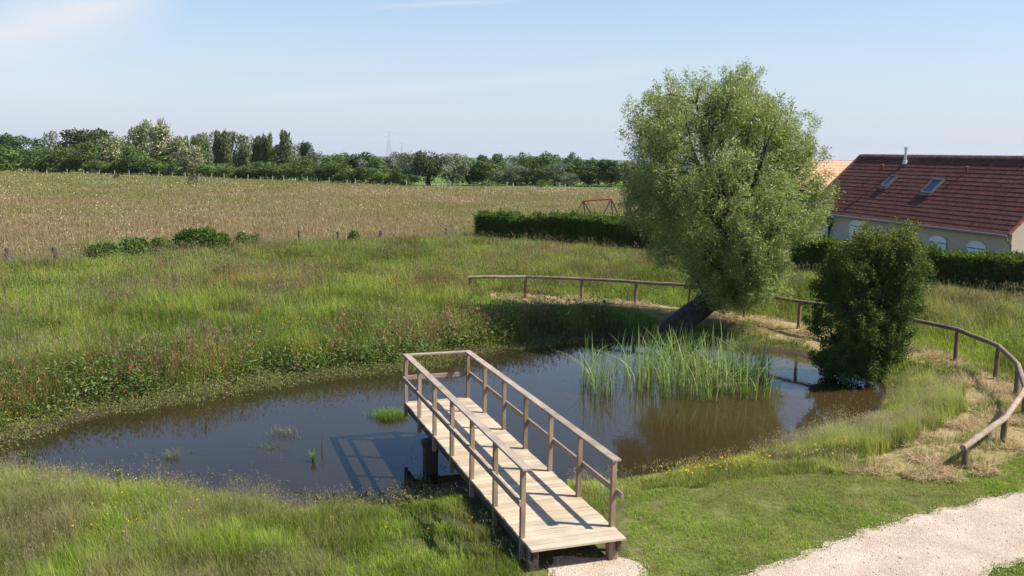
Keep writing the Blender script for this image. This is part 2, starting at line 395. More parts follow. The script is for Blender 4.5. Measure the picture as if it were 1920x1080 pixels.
# water
m_w, n, out = mat('pond_water')
p = N(n, 'ShaderNodeBsdfPrincipled'); p.inputs['Roughness'].default_value = 0.03; p.inputs['IOR'].default_value = 1.333
g_ = N(n, 'ShaderNodeNewGeometry')
z0 = N(n, 'ShaderNodeTexNoise'); z0.inputs['Scale'].default_value = 0.35; z0.inputs['Detail'].default_value = 4; n.links.new(g_.outputs['Position'], z0.inputs['Vector'])
cr = N(n, 'ShaderNodeValToRGB'); cr.color_ramp.elements[0].color = (0.018, 0.0135, 0.007, 1); cr.color_ramp.elements[1].color = (0.032, 0.024, 0.011, 1)
n.links.new(z0.outputs[0], cr.inputs[0])
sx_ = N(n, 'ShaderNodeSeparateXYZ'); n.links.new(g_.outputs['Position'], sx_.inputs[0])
brown_x = math_node(n, 'DIVIDE', math_node(n, 'SUBTRACT', sx_.outputs['X'], 0.5), 4.5, clamp=True)  # water base colour turns browner towards the right side of the pond
sm_ = N(n, 'ShaderNodeMixRGB'); sm_.inputs[2].default_value = (0.048, 0.034, 0.013, 1); n.links.new(math_node(n, 'MULTIPLY', brown_x, 0.75), sm_.inputs[0])
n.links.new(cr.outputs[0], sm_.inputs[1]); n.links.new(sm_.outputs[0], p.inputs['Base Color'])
z1 = N(n, 'ShaderNodeTexNoise'); z1.inputs['Scale'].default_value = 5; z1.inputs['Detail'].default_value = 3; n.links.new(g_.outputs['Position'], z1.inputs['Vector'])
b = N(n, 'ShaderNodeBump'); b.inputs['Strength'].default_value = 0.10; b.inputs['Distance'].default_value = 0.012
n.links.new(z1.outputs[0], b.inputs['Height']); n.links.new(b.outputs[0], p.inputs['Normal']); n.links.new(p.outputs[0], out.inputs[0])
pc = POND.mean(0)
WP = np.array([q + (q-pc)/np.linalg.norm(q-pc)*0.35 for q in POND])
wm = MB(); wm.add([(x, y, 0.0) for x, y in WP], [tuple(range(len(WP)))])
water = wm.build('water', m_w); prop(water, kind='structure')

# gravel path, a thin crowned sheet with ragged edges
m_p, n, out = mat('gravel')
g_ = N(n, 'ShaderNodeNewGeometry')
v = N(n, 'ShaderNodeTexVoronoi'); v.inputs['Scale'].default_value = 55; n.links.new(g_.outputs['Position'], v.inputs['Vector'])
z1 = N(n, 'ShaderNodeTexNoise'); z1.inputs['Scale'].default_value = 1.6; z1.inputs['Detail'].default_value = 7; z1.inputs['Roughness'].default_value = 0.7; n.links.new(g_.outputs['Position'], z1.inputs['Vector'])
bw = N(n, 'ShaderNodeRGBToBW'); n.links.new(v.outputs['Color'], bw.inputs[0])
cr = N(n, 'ShaderNodeValToRGB'); e = cr.color_ramp.elements; e[0].color = (0.25, 0.195, 0.145, 1); e[1].color = (0.61, 0.51, 0.42, 1); e.new(0.22).color = (0.43, 0.35, 0.28, 1)
n.links.new(bw.outputs[0], cr.inputs[0])
cr2 = N(n, 'ShaderNodeValToRGB'); cr2.color_ramp.elements[0].position = 0.3; cr2.color_ramp.elements[1].position = 0.65
cr2.color_ramp.elements[0].color = (0.72, 0.68, 0.64, 1); cr2.color_ramp.elements[1].color = (1.0, 1.0, 1.0, 1); n.links.new(z1.outputs[0], cr2.inputs[0])
mu = N(n, 'ShaderNodeMixRGB', blend_type='MULTIPLY'); mu.inputs[0].default_value = 1; n.links.new(cr.outputs[0], mu.inputs[1]); n.links.new(cr2.outputs[0], mu.inputs[2])
p = N(n, 'ShaderNodeBsdfPrincipled'); p.inputs['Roughness'].default_value = 0.9; p.inputs['Specular IOR Level'].default_value = 0.2; n.links.new(mu.outputs[0], p.inputs['Base Color'])
b = N(n, 'ShaderNodeBump'); b.inputs['Strength'].default_value = 0.7; b.inputs['Distance'].default_value = 0.012; n.links.new(v.outputs['Distance'], b.inputs['Height']); n.links.new(b.outputs[0], p.inputs['Normal']); n.links.new(p.outputs[0], out.inputs[0])
from mathutils.geometry import delaunay_2d_cdt
def densify(P, step):
    out = []
    for i in range(len(P)):
        a_, b_ = P[i], P[(i+1) % len(P)]; k_ = max(1, int(np.linalg.norm(b_-a_)/step)); out += [a_ + (b_-a_)*j/k_ for j in range(k_)]
    return np.array(out)
PO = densify(smooth_poly(PATH, 2), 0.045)
PO = PO + np.stack([vnoise(PO[:, 0], PO[:, 1], 0.28, 41, 5)-0.5, vnoise(PO[:, 0], PO[:, 1], 0.28, 42, 5)-0.5], 1)*0.34
PX, PY = np.meshgrid(np.arange(-2, 24, 0.3), np.arange(2, 20, 0.3)); gp = np.column_stack([PX.ravel(), PY.ravel()])
gp = gp[inpoly(gp[:, 0], gp[:, 1], PO) & (pdist(gp[:, 0], gp[:, 1], PO[::4]) > 0.15)]
cd_ = delaunay_2d_cdt([Vector(q) for q in PO] + [Vector(q) for q in gp], [], [list(range(len(PO)))], 1, 1e-6)
pv = np.array([tuple(q) for q in cd_[0]]); Q = np.array([f for f in cd_[2] if len(f) == 3])
pz = ground_z(pv[:, 0], pv[:, 1]) + 0.012
path = obj('path', fast_mesh('path', np.column_stack([pv, pz]), np.full(len(Q), 3), Q.ravel(), None, [m_p], smooth=True)); prop(path, kind='structure')

# ------------------------------------------------------------------ foliage builders
def blades(P, H, W, cols, bend=0.4, nseg=2, az=None, tipc=1.15):
    """tapered bent blades -> (V, sizes, idx, C)"""
    n = len(P); H = np.broadcast_to(H, n); W = np.broadcast_to(W, n)
    az = rng.uniform(0, 2*np.pi, n) if az is None else az
    bend = np.broadcast_to(bend, n)*rng.uniform(0.3, 1.5, n)
    d = np.stack([np.cos(az), np.sin(az), np.zeros(n)], 1); s = np.stack([-np.sin(az), np.cos(az), np.zeros(n)], 1)
    up = np.array([0, 0, 1.0]); nv = 2*nseg + 1
    V = np.zeros((n, nv, 3)); C = np.zeros((n, nv, 3))
    for k in range(nseg+1):
        t = k/nseg; c = P + up*(H*(t - 0.45*bend*t*t))[:, None] + d*(H*bend*t*t)[:, None]
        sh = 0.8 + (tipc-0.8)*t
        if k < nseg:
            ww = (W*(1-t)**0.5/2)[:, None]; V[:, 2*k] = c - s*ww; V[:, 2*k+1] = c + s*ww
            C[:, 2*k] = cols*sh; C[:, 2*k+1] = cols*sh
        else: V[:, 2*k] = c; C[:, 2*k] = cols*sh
    f = []
    sizes = []
    for k in range(nseg-1): f += [2*k, 2*k+1, 2*k+3, 2*k+2]; sizes.append(4)
    f += [2*nseg-2, 2*nseg-1, 2*nseg]; sizes.append(3)
    idx = (np.arange(n)[:, None]*nv + np.array(f)[None]).ravel()
    return V.reshape(-1, 3), np.tile(sizes, n), idx, C.reshape(-1, 3)
def cards(P, D, Wd, L, W, cols, fold=0.0):
    """pointed leaf shapes: P base, D long direction, Wd width direction"""
    n = len(P); L = np.broadcast_to(L, n)[:, None]; W = np.broadcast_to(W, n)[:, None]
    D = D/np.linalg.norm(D, axis=1, keepdims=True)
    Wd = Wd - D*np.sum(D*Wd, 1, keepdims=True); Wd /= np.linalg.norm(Wd, axis=1, keepdims=True) + 1e-9
    V = np.stack([P, P + D*L*0.45 + Wd*W/2, P + D*L, P + D*L*0.45 - Wd*W/2], 1)
    return V.reshape(-1, 3), np.full(n, 4), np.arange(4*n), np.repeat(cols, 4, 0)
def join(parts):
    V, S, I, C = [], [], [], []; o = 0
    for v, s, i, c in parts: V.append(v); S.append(s); I.append(i+o); C.append(c); o += len(v)
    return np.concatenate(V), np.concatenate(S), np.concatenate(I), np.concatenate(C)
def stuff(name, parts, m, label, cat):
    V, S, I, C = join(parts)
    o = obj(name, fast_mesh(name, V, S, I, C, [m])); prop(o, label, cat, kind='stuff'); return o
def rdir(n, up=0.0):
    v = rng.normal(size=(n, 3)); v /= np.linalg.norm(v, axis=1, keepdims=True); v[:, 2] += up
    return v/np.linalg.norm(v, axis=1, keepdims=True)
def pick(pal, n, wts=None, var=0.18):
    pal = np.array(pal); c = pal[rng.choice(len(pal), n, p=None if wts is None else np.array(wts)/sum(wts))]
    return c*(1 + rng.uniform(-var, var, (n, 1)))*(1 + rng.uniform(-0.05, 0.05, (n, 3)))
def polar(n, r0, r1, ang=36.0, power=1.0):
    """points seen from the viewpoint, thinning out with distance squared"""
    r = r0*np.exp(rng.uniform(0, 1, n)*math.log(r1/r0)); a = rng.uniform(-R_(ang), R_(ang), n)
    return r*np.sin(a), r*np.cos(a)
def boxpts(n, x0, x1, y0, y1): return rng.uniform(x0, x1, n), rng.uniform(y0, y1, n)
def P3(x, y, dz=0.0): return np.column_stack([x, y, ground_z(x, y) + dz])
def sdist(x, y): return np.where(inpoly(x, y, POND), -1, 1)*pdist(x, y, POND)

BR_O, BR_YAW, BR_BAY, BR_W, BR_Z = (0.198, 11.856), 0.3346, 1.1817, 1.297, 0.85
bd = np.array([-math.sin(BR_YAW), math.cos(BR_YAW)]); bw_ = np.array([math.cos(BR_YAW), math.sin(BR_YAW)])
def under_bridge(x, y, m=0.0):
    u = (x-BR_O[0])*bw_[0] + (y-BR_O[1])*bw_[1]; v = (x-BR_O[0])*bd[0] + (y-BR_O[1])*bd[1]
    return (u > -0.1-m) & (u < BR_W+0.1+m) & (v > -0.5-m) & (v < 7.3+m)

G1 = [(0.20, 0.275, 0.040), (0.255, 0.31, 0.055), (0.15, 0.225, 0.032), (0.32, 0.335, 0.10), (0.39, 0.33, 0.15)]

# ---- meadow beyond the pond
x, y = polar(560000, 17.5, 68)
sdv = sdist(x, y)
ok = (sdv > 0.25 + 0.55*sstep(-2, -6, x)*vnoise(x, y, 1.3, 55)*1.6) & (y < fence_y(x) + 0.6) & ~inpoly(x, y, MULCH1) & ~inpoly(x, y, MULCH2)
behind = (y > np.interp(x, [-30, -9.5, -4, 0, 3, 8, 9.5, 10.5, 12.5, 14], [17.5, 17.6, 20, 22, 29, 27, 24, 22, 20, 12]))
ok &= behind & ~under_bridge(x, y, 0.3)
x, y, sdv = x[ok], y[ok], sdv[ok]; r = np.hypot(x, y); n_ = len(x)
fw = np.array(FENCE_W); dfen = pdist(x, y, fw, False)
ins_f = sstep(6.0, 1.5, dfen)*(x > -1.5)
nA, nB, nC = vnoise(x, y, 5, 51), vnoise(x, y, 1.2, 52), vnoise(x, y, 9, 53)
H = (0.20 + 0.62*nB + 0.35*(nA-0.5))*(1 - 0.62*ins_f)*sstep(0.0, 1.2, sdv)*1.0 + 0.08
H *= rng.uniform(0.55, 1.25, n_)*(0.5 + 0.5*sstep(0, 5, fence_y(x) - y))
c = pick(G1, n_, [4, 4, 3, 2.0, 1.0])
ry = (sstep(0.56, 0.75, nA))[:, None]*0.5; c = c*(1-ry) + np.array((0.28, 0.205, 0.11))*ry
dk = (sstep(0.5, 0.3, nC))[:, None]*0.45; c = c*(1-dk) + c*np.array((0.62, 0.80, 0.6))*dk
br = ins_f[:, None]*0.6; c = c*(1-br) + np.array((0.19, 0.27, 0.05))*br*rng.uniform(0.8, 1.2, (n_, 1))
c = c*(0.62 + 0.62*sstep(0.32, 0.68, vnoise(x, y, 1.5, 57, 4)))[:, None]*(0.85 + 0.3*vnoise(x, y, 0.5, 56))[:, None]
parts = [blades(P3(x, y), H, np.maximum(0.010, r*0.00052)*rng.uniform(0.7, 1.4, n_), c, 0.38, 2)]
# seed stalks
k = rng.uniform(size=n_) < (0.02 + 0.22*sstep(0.45, 0.7, vnoise(x, y, 2.4, 58)))*(1-0.9*ins_f); xs, ys, hs = x[k], y[k], H[k]*1.15+0.22
ns = len(xs); rs = np.hypot(xs, ys); cs = pick([(0.24, 0.20, 0.11), (0.19, 0.175, 0.085), (0.30, 0.26, 0.17)], ns)
parts.append(blades(P3(xs, ys), hs, np.maximum(0.004, rs*0.0002), cs, 0.12, 1))
hd = P3(xs, ys); hd[:, 2] += hs*0.8
parts.append(cards(hd, rdir(ns, 3.0), rdir(ns), rng.uniform(0.06, 0.16, ns), np.maximum(0.018, rs*0.0006), cs*1.1))
# rust-brown dock stalks in drifts
xd, yd = polar(60000, 17.5, 66); sd2 = sdist(xd, yd)
k = (sd2 > 0.6) & (yd < fence_y(xd)) & (yd > np.interp(xd, [-30, -9.5, -4, 0, 3, 30], [17.5, 18, 20.5, 23, 40, 40]))
pr = sstep(0.50, 0.70, vnoise(xd, yd, 2.6, 61)) * 0.5 + 0.75*sstep(3.2, 0.8, sd2)*sstep(0.35, 0.6, vnoise(xd, yd, 1.8, 62))
k &= rng.uniform(size=len(xd)) < pr; xd, yd = xd[k], yd[k]; nd = len(xd); rd = np.hypot(xd, yd)
hd_ = rng.uniform(0.5, 1.0, nd); cd = pick([(0.30, 0.14, 0.075), (0.22, 0.13, 0.065), (0.30, 0.20, 0.10)], nd)
parts.append(blades(P3(xd, yd), hd_, np.maximum(0.008, rd*0.0003), cd, 0.08, 1))
for q in range(5):
    b0 = P3(xd, yd); b0[:, 2] += hd_*(0.45 + 0.12*q)*rng.uniform(0.9, 1.05, nd); b0[:, :2] += rng.normal(0, 0.02, (nd, 2))
    parts.append(cards(b0, rdir(nd, 1.2), rdir(nd), rng.uniform(0.06, 0.12, nd), rng.uniform(0.015, 0.035, nd), cd*rng.uniform(0.8, 1.3, (nd, 1))))
stuff('meadow_grass', parts, M_GRASS, 'tall unmown green meadow grass with rusty seed stalks beyond the pond', 'meadow')

# ---- broad-leaved weeds in the meadow and on the far bank
def weeds(x, y, hh, size, pal, wts, per, droop=0.3, spread=0.16):
    n = len(x); base = P3(x, y); out = []
    for q in range(per):
        f = (q+0.6)/per; hq = hh*f*rng.uniform(0.8, 1.1, n)
        b0 = base.copy(); b0[:, 2] += hq; b0[:, :2] += rng.normal(0, spread*(0.5), (n, 2))
        D = rdir(n, 0.25); D[:, 2] = np.abs(D[:, 2])*0.6 - droop*0.3
        Wd = np.cross(D, np.array([0, 0, 1.0])) + rdir(n)*0.5
        out.append(cards(b0, D, Wd, size*rng.uniform(0.6, 1.4, n)*(1.15-0.5*f), size*0.42*rng.uniform(0.6, 1.2, n), pick(pal, n, wts)))
    return out
x, y = polar(90000, 17, 60); sdv = sdist(x, y)
k = (sdv > 0.5) & (y < fence_y(x)) & (y > np.interp(x, [-30, -9.5, -4, 0, 3, 8, 12, 14], [17.5, 18, 20.5, 23, 31, 34, 34, 26])) & ~inpoly(x, y, MULCH2)
pr = 0.22*sstep(0.45, 0.65, vnoise(x, y, 1.4, 71)) + 0.4*sstep(0.58, 0.70, vnoise(x, y, 3.2, 72)); k &= rng.uniform(size=len(x)) < pr
x, y = x[k], y[k]; r = np.hypot(x, y)
parts = weeds(x, y, rng.uniform(0.3, 0.75, len(x)), 0.09*np.maximum(1, r/28), [(0.11, 0.185, 0.04), (0.15, 0.22, 0.055), (0.08, 0.14, 0.038)], None, 7)
stuff('meadow_herbs', parts, M_LEAF, 'leafy green herbs growing in patches through the meadow', 'herbs')

xb = rng.uniform(-12, 3.4, 30000); yb = rng.uniform(17, 32, 30000); sdb = sdist(xb, yb)
k = (sdb > 0.35) & (sdb < 2.6) & (yb > np.interp(xb, [-13, -9.5, -4, 0, 3], [18, 18.5, 21, 24, 29])) & (rng.uniform(size=len(xb)) < 0.10 + 0.5*sstep(0.42, 0.60, vnoise(xb, yb, 1.3, 81)))
xb, yb = xb[k], yb[k]
parts = weeds(xb, yb, rng.uniform(0.15, 0.75, len(xb)), 0.14, [(0.12, 0.19, 0.045), (0.17, 0.24, 0.08), (0.08, 0.125, 0.035), (0.15, 0.095, 0.05), (0.38, 0.06, 0.045), (0.40, 0.17, 0.13)], [6, 4, 4, 2.2, 0.28, 0.2], 8)
stuff('dock_plants', parts, M_LEAF, 'broad-leaved dock plants with some red leaves along the far bank', 'weeds')

# ---- olive marsh plants creeping over the muddy left and near shores
x, y = boxpts(330000, -13, 4.5, 13.5, 29.5); sdv = sdist(x, y)
leftbank = (sdv > -0.75) & (sdv < 1.5 + 1.0*sstep(-3, -7, x)) & (y > 17.0)
dens = sstep(-0.7, 0.25, sdv + 0.9*(vnoise(x, y, 0.9, 91)-0.55))*sstep(1.6 + 1.0*sstep(-3, -7, x), 0.7, sdv)
nearb = (sdv > -1.0) & (sdv < 1.2) & (y <= 17.4)
dn = 1.0*sstep(0.38, 0.58, vnoise(x, y, 0.7, 92))*sstep(-0.9, 0.1, sdv)
k = (leftbank & (rng.uniform(size=len(x)) < dens*0.85)) | (nearb & (rng.uniform(size=len(x)) < dn*0.6))
k &= ~under_bridge(x, y)
x, y = x[k], y[k]; sdv = sdv[k]; nn = len(x)
b0 = P3(x, y); b0[:, 2] = np.maximum(b0[:, 2], 0.004) + rng.uniform(0.0, 0.13, nn)*sstep(-0.5, 0.6, sdv)
cm = pick([(0.17, 0.16, 0.05), (0.12, 0.13, 0.04), (0.21, 0.21, 0.07), (0.14, 0.105, 0.055), (0.20, 0.27, 0.065)], nn, [4, 3, 3, 1.5, 3.0])
parts = [cards(b0, rdir(nn, 0.6), rdir(nn, 0.4), rng.uniform(0.03, 0.085, nn), rng.uniform(0.014, 0.035, nn), cm)]
k = rng.uniform(size=nn) < 0.14
parts.append(blades(b0[k]*[1, 1, 0] + [0, 0, 0.01], rng.uniform(0.06, 0.26, k.sum()), 0.007, cm[k]*1.1, 0.5, 2))
stuff('marsh_plants', parts, M_LEAF, 'low olive and brown marsh plants matting the muddy pond edge', 'marsh plants')

# floating weed specks and scum
x, y = boxpts(26000, -10, 9, 14.5, 29.5); sdv = sdist(x, y)
k = (sdv < -0.1) & (rng.uniform(size=len(x)) < 0.02 + 0.5*sstep(0.52, 0.68, vnoise(x, y, 1.1, 95)) * sstep(-2.4, -0.2, sdv))
x, y = x[k], y[k]; nn = len(x); D = rdir(nn); D[:, 2] *= 0.15
stuff('floating_weed', [cards(np.column_stack([x, y, np.full(nn, 0.006)]), D, np.cross(D, [0, 0, 1.0]), rng.uniform(0.02, 0.07, nn), rng.uniform(0.01, 0.03, nn), pick([(0.12, 0.13, 0.05), (0.16, 0.11, 0.07), (0.09, 0.08, 0.04), (0.25, 0.22, 0.14)], nn)),
      blades(np.column_stack([x, y, np.full(nn, -0.01)])[::5], rng.uniform(0.04, 0.22, len(x[::5])), 0.006, pick([(0.12, 0.15, 0.05), (0.14, 0.12, 0.06)], len(x[::5])), 0.5, 2)], M_LEAF, 'thin weed stems and specks floating on the pond', 'water weed')

# ---- mid-length and feathery grass on the near left bank
x, y = boxpts(260000, -10.5, 1.2, 9.6, 17.6); sdv = sdist(x, y)
left = (x < np.interp(y, [9, 12, 13.5, 15, 17.6], [1.0, 0.9, 0.9, 0.8, 1.2]))
k = (sdv > 0.15 + 1.1*vnoise(x, y, 0.9, 98)*rng.uniform(0, 1, len(x))) & left & ~under_bridge(x, y, 0.05) & ~(inpoly(x, y, PO) & (pdist(x, y, PO[::3]) > 0.08)) & (np.abs(x) < y*0.72)
clear = inpoly(x, y, BANKCLEAR); k &= ~(clear & (rng.uniform(size=len(x)) < 0.85*sstep(0.3, 0.5, vnoise(x, y, 0.6, 101))))
x, y, sdv = x[k], y[k], sdv[k]; nn = len(x)
fe = sstep(-1.6, -3.2, x + 0.9*(vnoise(x, y, 1.5, 103)-0.5))               # 1 = tall feathery part at the left
nB = vnoise(x, y, 0.7, 102)
H = ((0.07 + 0.17*nB)*(1-fe) + fe*(0.20 + 0.28*nB))*sstep(0.25, 1.9, sdv + 0.6*(vnoise(x, y, 0.8, 99)-0.5)) + 0.03
c = pick([(0.24, 0.34, 0.05), (0.20, 0.30, 0.038), (0.31, 0.36, 0.08), (0.36, 0.31, 0.13)], nn, [4, 4, 2, 1.0])
tan = (sstep(0.55, 0.75, vnoise(x, y, 1.2, 104))*0.6)[:, None]; c = c*(1-tan) + np.array((0.30, 0.25, 0.13))*tan
tn_ = sstep(0.3, 0.7, vnoise(x, y, 0.8, 107, 4)); c = c*(0.66 + 0.55*tn_)[:, None]; H = H*(0.45 + 1.1*vnoise(x, y, 0.5, 108))
dull = (fe*sstep(0.4, 0.6, vnoise(x, y, 1.1, 110))*0.6)[:, None]; c = c*(1-dull) + np.array((0.24, 0.22, 0.10))*dull
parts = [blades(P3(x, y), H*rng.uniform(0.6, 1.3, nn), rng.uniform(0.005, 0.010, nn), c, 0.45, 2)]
k = rng.uniform(size=nn) < (0.012 + 0.13*fe*sstep(0.3, 0.7, vnoise(x, y, 0.8, 109)))*sstep(0.3, 1.2, sdv); xs, ys, hs = x[k], y[k], (H[k]*1.2 + 0.12)*rng.uniform(0.75, 1.25, k.sum()); ns = len(xs)
cs = pick([(0.30, 0.25, 0.16), (0.24, 0.22, 0.12), (0.34, 0.30, 0.18), (0.28, 0.20, 0.14)], ns)
parts.append(blades(P3(xs, ys), hs, 0.003, cs, 0.14, 2, az=rng.normal(np.pi, 1.2, ns)))
for q in range(4):
    hd = P3(xs, ys); hd[:, 2] += hs*rng.uniform(0.72, 0.96, ns); hd[:, :2] += rng.normal(0, 0.028, (ns, 2))
    parts.append(cards(hd, rdir(ns, 1.5), rdir(ns), rng.uniform(0.02, 0.05, ns), rng.uniform(0.004, 0.008, ns), cs*1.05))
stuff('bank_grass', parts, M_GRASS, 'green grass with feathery brownish seed heads on the near left bank', 'grass')

# ---- mown lawn between pond and path, plus right verge
x, y = boxpts(300000, 0.8, 13.5, 9.8, 19.5); inl = inpoly(x, y, LAWN)
verge = (y > at(1830, 1082)[1] - 1.0) & (x > 5.5) & (y < np.interp(x, [5.6, 6.2, 7.1, 9.5], [11.2, 11.62, 12.12, 13.0])) & (x < 9)
pod = pdist(x, y, PO[::3])
k = (((inl | (pod < 0.35)) & (~inpoly(x, y, PO) | (pod < 0.05 + 0.10*vnoise(x, y, 0.2, 117)))) | verge) & (y < 19.4) & ~under_bridge(x, y, 0.02)
k &= ~(vnoise(x, y, 0.35, 111) > 0.74) | verge
x, y = x[k], y[k]; nn = len(x); H = 0.022 + 0.075*vnoise(x, y, 0.4, 112)**1.5 + 0.05*sstep(0.7, 0.85, vnoise(x, y, 0.9, 113))
c = pick([(0.20, 0.32, 0.040), (0.25, 0.37, 0.055), (0.155, 0.26, 0.035), (0.36, 0.33, 0.14)], nn, [4, 4, 3, 0.9])*((0.72 + 0.56*vnoise(x, y, 0.45, 119))*(0.7 + 0.6*vnoise(x, y, 0.12, 118)))[:, None]*1.08
tan = (sstep(0.5, 0.75, vnoise(x, y, 1.3, 114))*0.5)[:, None]; c = c*(1-tan) + np.array((0.30, 0.27, 0.12))*tan
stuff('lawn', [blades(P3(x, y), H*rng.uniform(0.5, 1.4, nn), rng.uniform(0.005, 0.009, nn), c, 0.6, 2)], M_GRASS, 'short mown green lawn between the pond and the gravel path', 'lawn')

# ---- loose stones on and beside the path
x, y = boxpts(60000, -1, 13, 9, 16.5); pod = pdist(x, y, PO[::3]); ip = inpoly(x, y, PO)
k = (ip & (rng.uniform(size=len(x)) < 0.035)) | (pod < 0.10) & (rng.uniform(size=len(x)) < 0.5); x, y = x[k][:9000], y[k][:9000]; nn = len(x)
rs_ = rng.uniform(0.006, 0.017, nn)[:, None, None]; octa = np.array([(1, 0, 0), (-1, 0, 0), (0, 1, 0), (0, -1, 0), (0, 0, .7), (0, 0, -.7)], float)
an = rng.uniform(0, 6.28, nn); ca, sa = np.cos(an), np.sin(an); oc = np.broadcast_to(octa, (nn, 6, 3))*rs_*rng.uniform(0.6, 1.2, (nn, 6, 1))
ox = oc[..., 0]*ca[:, None] - oc[..., 1]*sa[:, None]; oy = oc[..., 0]*sa[:, None] + oc[..., 1]*ca[:, None]
V = np.stack([ox, oy, oc[..., 2]], -1) + P3(x, y, 0.018)[:, None, :]
ft = np.array([0, 2, 4, 2, 1, 4, 1, 3, 4, 3, 0, 4, 2, 0, 5, 1, 2, 5, 3, 1, 5, 0, 3, 5])
stuff('loose_gravel', [(V.reshape(-1, 3), np.full(nn*8, 3), (np.arange(nn)[:, None]*6 + ft[None]).ravel(), np.repeat(pick([(0.50, 0.42, 0.34), (0.38, 0.30, 0.24), (0.60, 0.53, 0.45)], nn), 6, 0))], plain('stone', (0.95, 0.95, 0.95), 0.9, attr=True), 'loose pale stones scattered over the gravel path and its ragged edge', 'gravel')

# ---- tall fine grass on the right bank
x, y = boxpts(330000, 1.0, 12.5, 13, 25.5); sdv = sdist(x, y)
jx = x + (vnoise(x, y, 0.7, 127)-0.5)*1.0; jy = y + (vnoise(x, y, 0.7, 128)-0.5)*1.0
k = (sdv > 0.05) & ~inpoly(jx, jy, LAWN) & ~(inpoly(jx, jy, MULCH1) & inpoly(x, y, MULCH1)) & ~under_bridge(x, y, 0.1) & (pdist(x, y, fw, False) > 0.4)
inner = jx < np.interp(jy, [13, 15, 16, 17, 18.5, 20, 21.5, 23, 25.5], [3.0, 5.2, 6.8, 8.3, 9.9, 10.3, 10.9, 10.7, 9.6])
k &= inner & (x > np.interp(y, [13, 15, 16, 20, 25], [1.0, 0.9, 0.8, 6, 7]))
x, y, sdv = x[k], y[k], sdv[k]; nn = len(x)
tl = sstep(2.5, 6, x); nB = vnoise(x, y, 0.9, 121)
H = (0.14 + 0.20*nB)*(1-tl) + tl*(0.12 + 0.75*nB**1.3); H *= 0.3 + 0.7*sstep(0, 0.8, sdv); H *= 0.3 + 0.7*sstep(0, 1.2, pdist(x, y, LAWN) + 0.5*(vnoise(x, y, 0.5, 125)-0.5))
c = pick([(0.25, 0.35, 0.055), (0.34, 0.39, 0.10), (0.19, 0.29, 0.04), (0.42, 0.37, 0.17)], nn, [3, 3, 3, 2.4])*(0.58 + 0.62*sstep(0.3, 0.7, vnoise(x, y, 0.7, 129)))[:, None]
parts = [blades(P3(x, y), H*rng.uniform(0.5, 1.25, nn), rng.uniform(0.005, 0.011, nn), c, 0.4, 2, az=rng.normal(np.pi, 1.3, nn))]
k = rng.uniform(size=nn) < 0.075*(0.3+tl)*sstep(0.25, 0.6, vnoise(x, y, 0.7, 126)); xs, ys, hs = x[k], y[k], H[k]*1.3 + 0.12; ns = len(xs)
cs = pick([(0.40, 0.34, 0.20), (0.34, 0.32, 0.16), (0.42, 0.35, 0.24)], ns)
parts.append(blades(P3(xs, ys), hs, 0.004, cs, 0.16, 2, az=rng.normal(np.pi, 0.9, ns)))
for q in range(4):
    hd = P3(xs, ys); hd[:, 2] += hs*rng.uniform(0.72, 0.95, ns); hd[:, :2] += rng.normal(0, 0.03, (ns, 2))
    parts.append(cards(hd, rdir(ns, 1.5), rdir(ns), rng.uniform(0.02, 0.055, ns), rng.uniform(0.006, 0.010, ns), cs))
stuff('shore_grass', parts, M_GRASS, 'tall fine grass with pale seed heads on the right shore of the pond', 'grass')

# ---- straw mulch along the round-pole fence
out_p = []
for P, nstraw in ((MULCH1, 46000), (MULCH2, 24000)):
    lo, hi = P.min(0) - 0.3, P.max(0) + 0.3
    x, y = boxpts(nstraw*4, lo[0], hi[0], lo[1], hi[1])
    jx = x + (vnoise(x, y, 0.7, 131)-0.5)*1.5; jy = y + (vnoise(x, y, 0.7, 132)-0.5)*1.5
    k = inpoly(jx, jy, P) & (rng.uniform(size=len(x)) < 0.08 + 0.92*sstep(0.36, 0.54, vnoise(x, y, 0.8, 137))); x, y = x[k][:nstraw], y[k][:nstraw]; nn = len(x)
    b0 = P3(x, y, 0.0); b0[:, 2] += 0.01 + 0.10*vnoise(x, y, 0.35, 133)*rng.uniform(0.5, 1, nn)
    D = rdir(nn); D[:, 2] = np.abs(D[:, 2])*0.35
    out_p.append(cards(b0, D, np.cross(D, [0, 0, 1.0]) + 0.3*rdir(nn), rng.uniform(0.08, 0.28, nn), rng.uniform(0.006, 0.014, nn), pick([(0.52, 0.40, 0.24), (0.60, 0.49, 0.32), (0.40, 0.29, 0.16), (0.26, 0.27, 0.09)], nn, [4, 3, 3, 1])))
    k = rng.uniform(size=nn) < 0.85*sstep(0.46, 0.62, vnoise(x, y, 0.9, 134)) + 0.03
    out_p.append(blades(b0[k], rng.uniform(0.06, 0.2, k.sum()), 0.010, pick([(0.18, 0.27, 0.05), (0.22, 0.29, 0.07)], k.sum()), 0.4, 2))
stuff('straw_mulch', out_p, M_GRASS, 'dry beige mown grass lying in a band under the round-pole fence', 'straw')

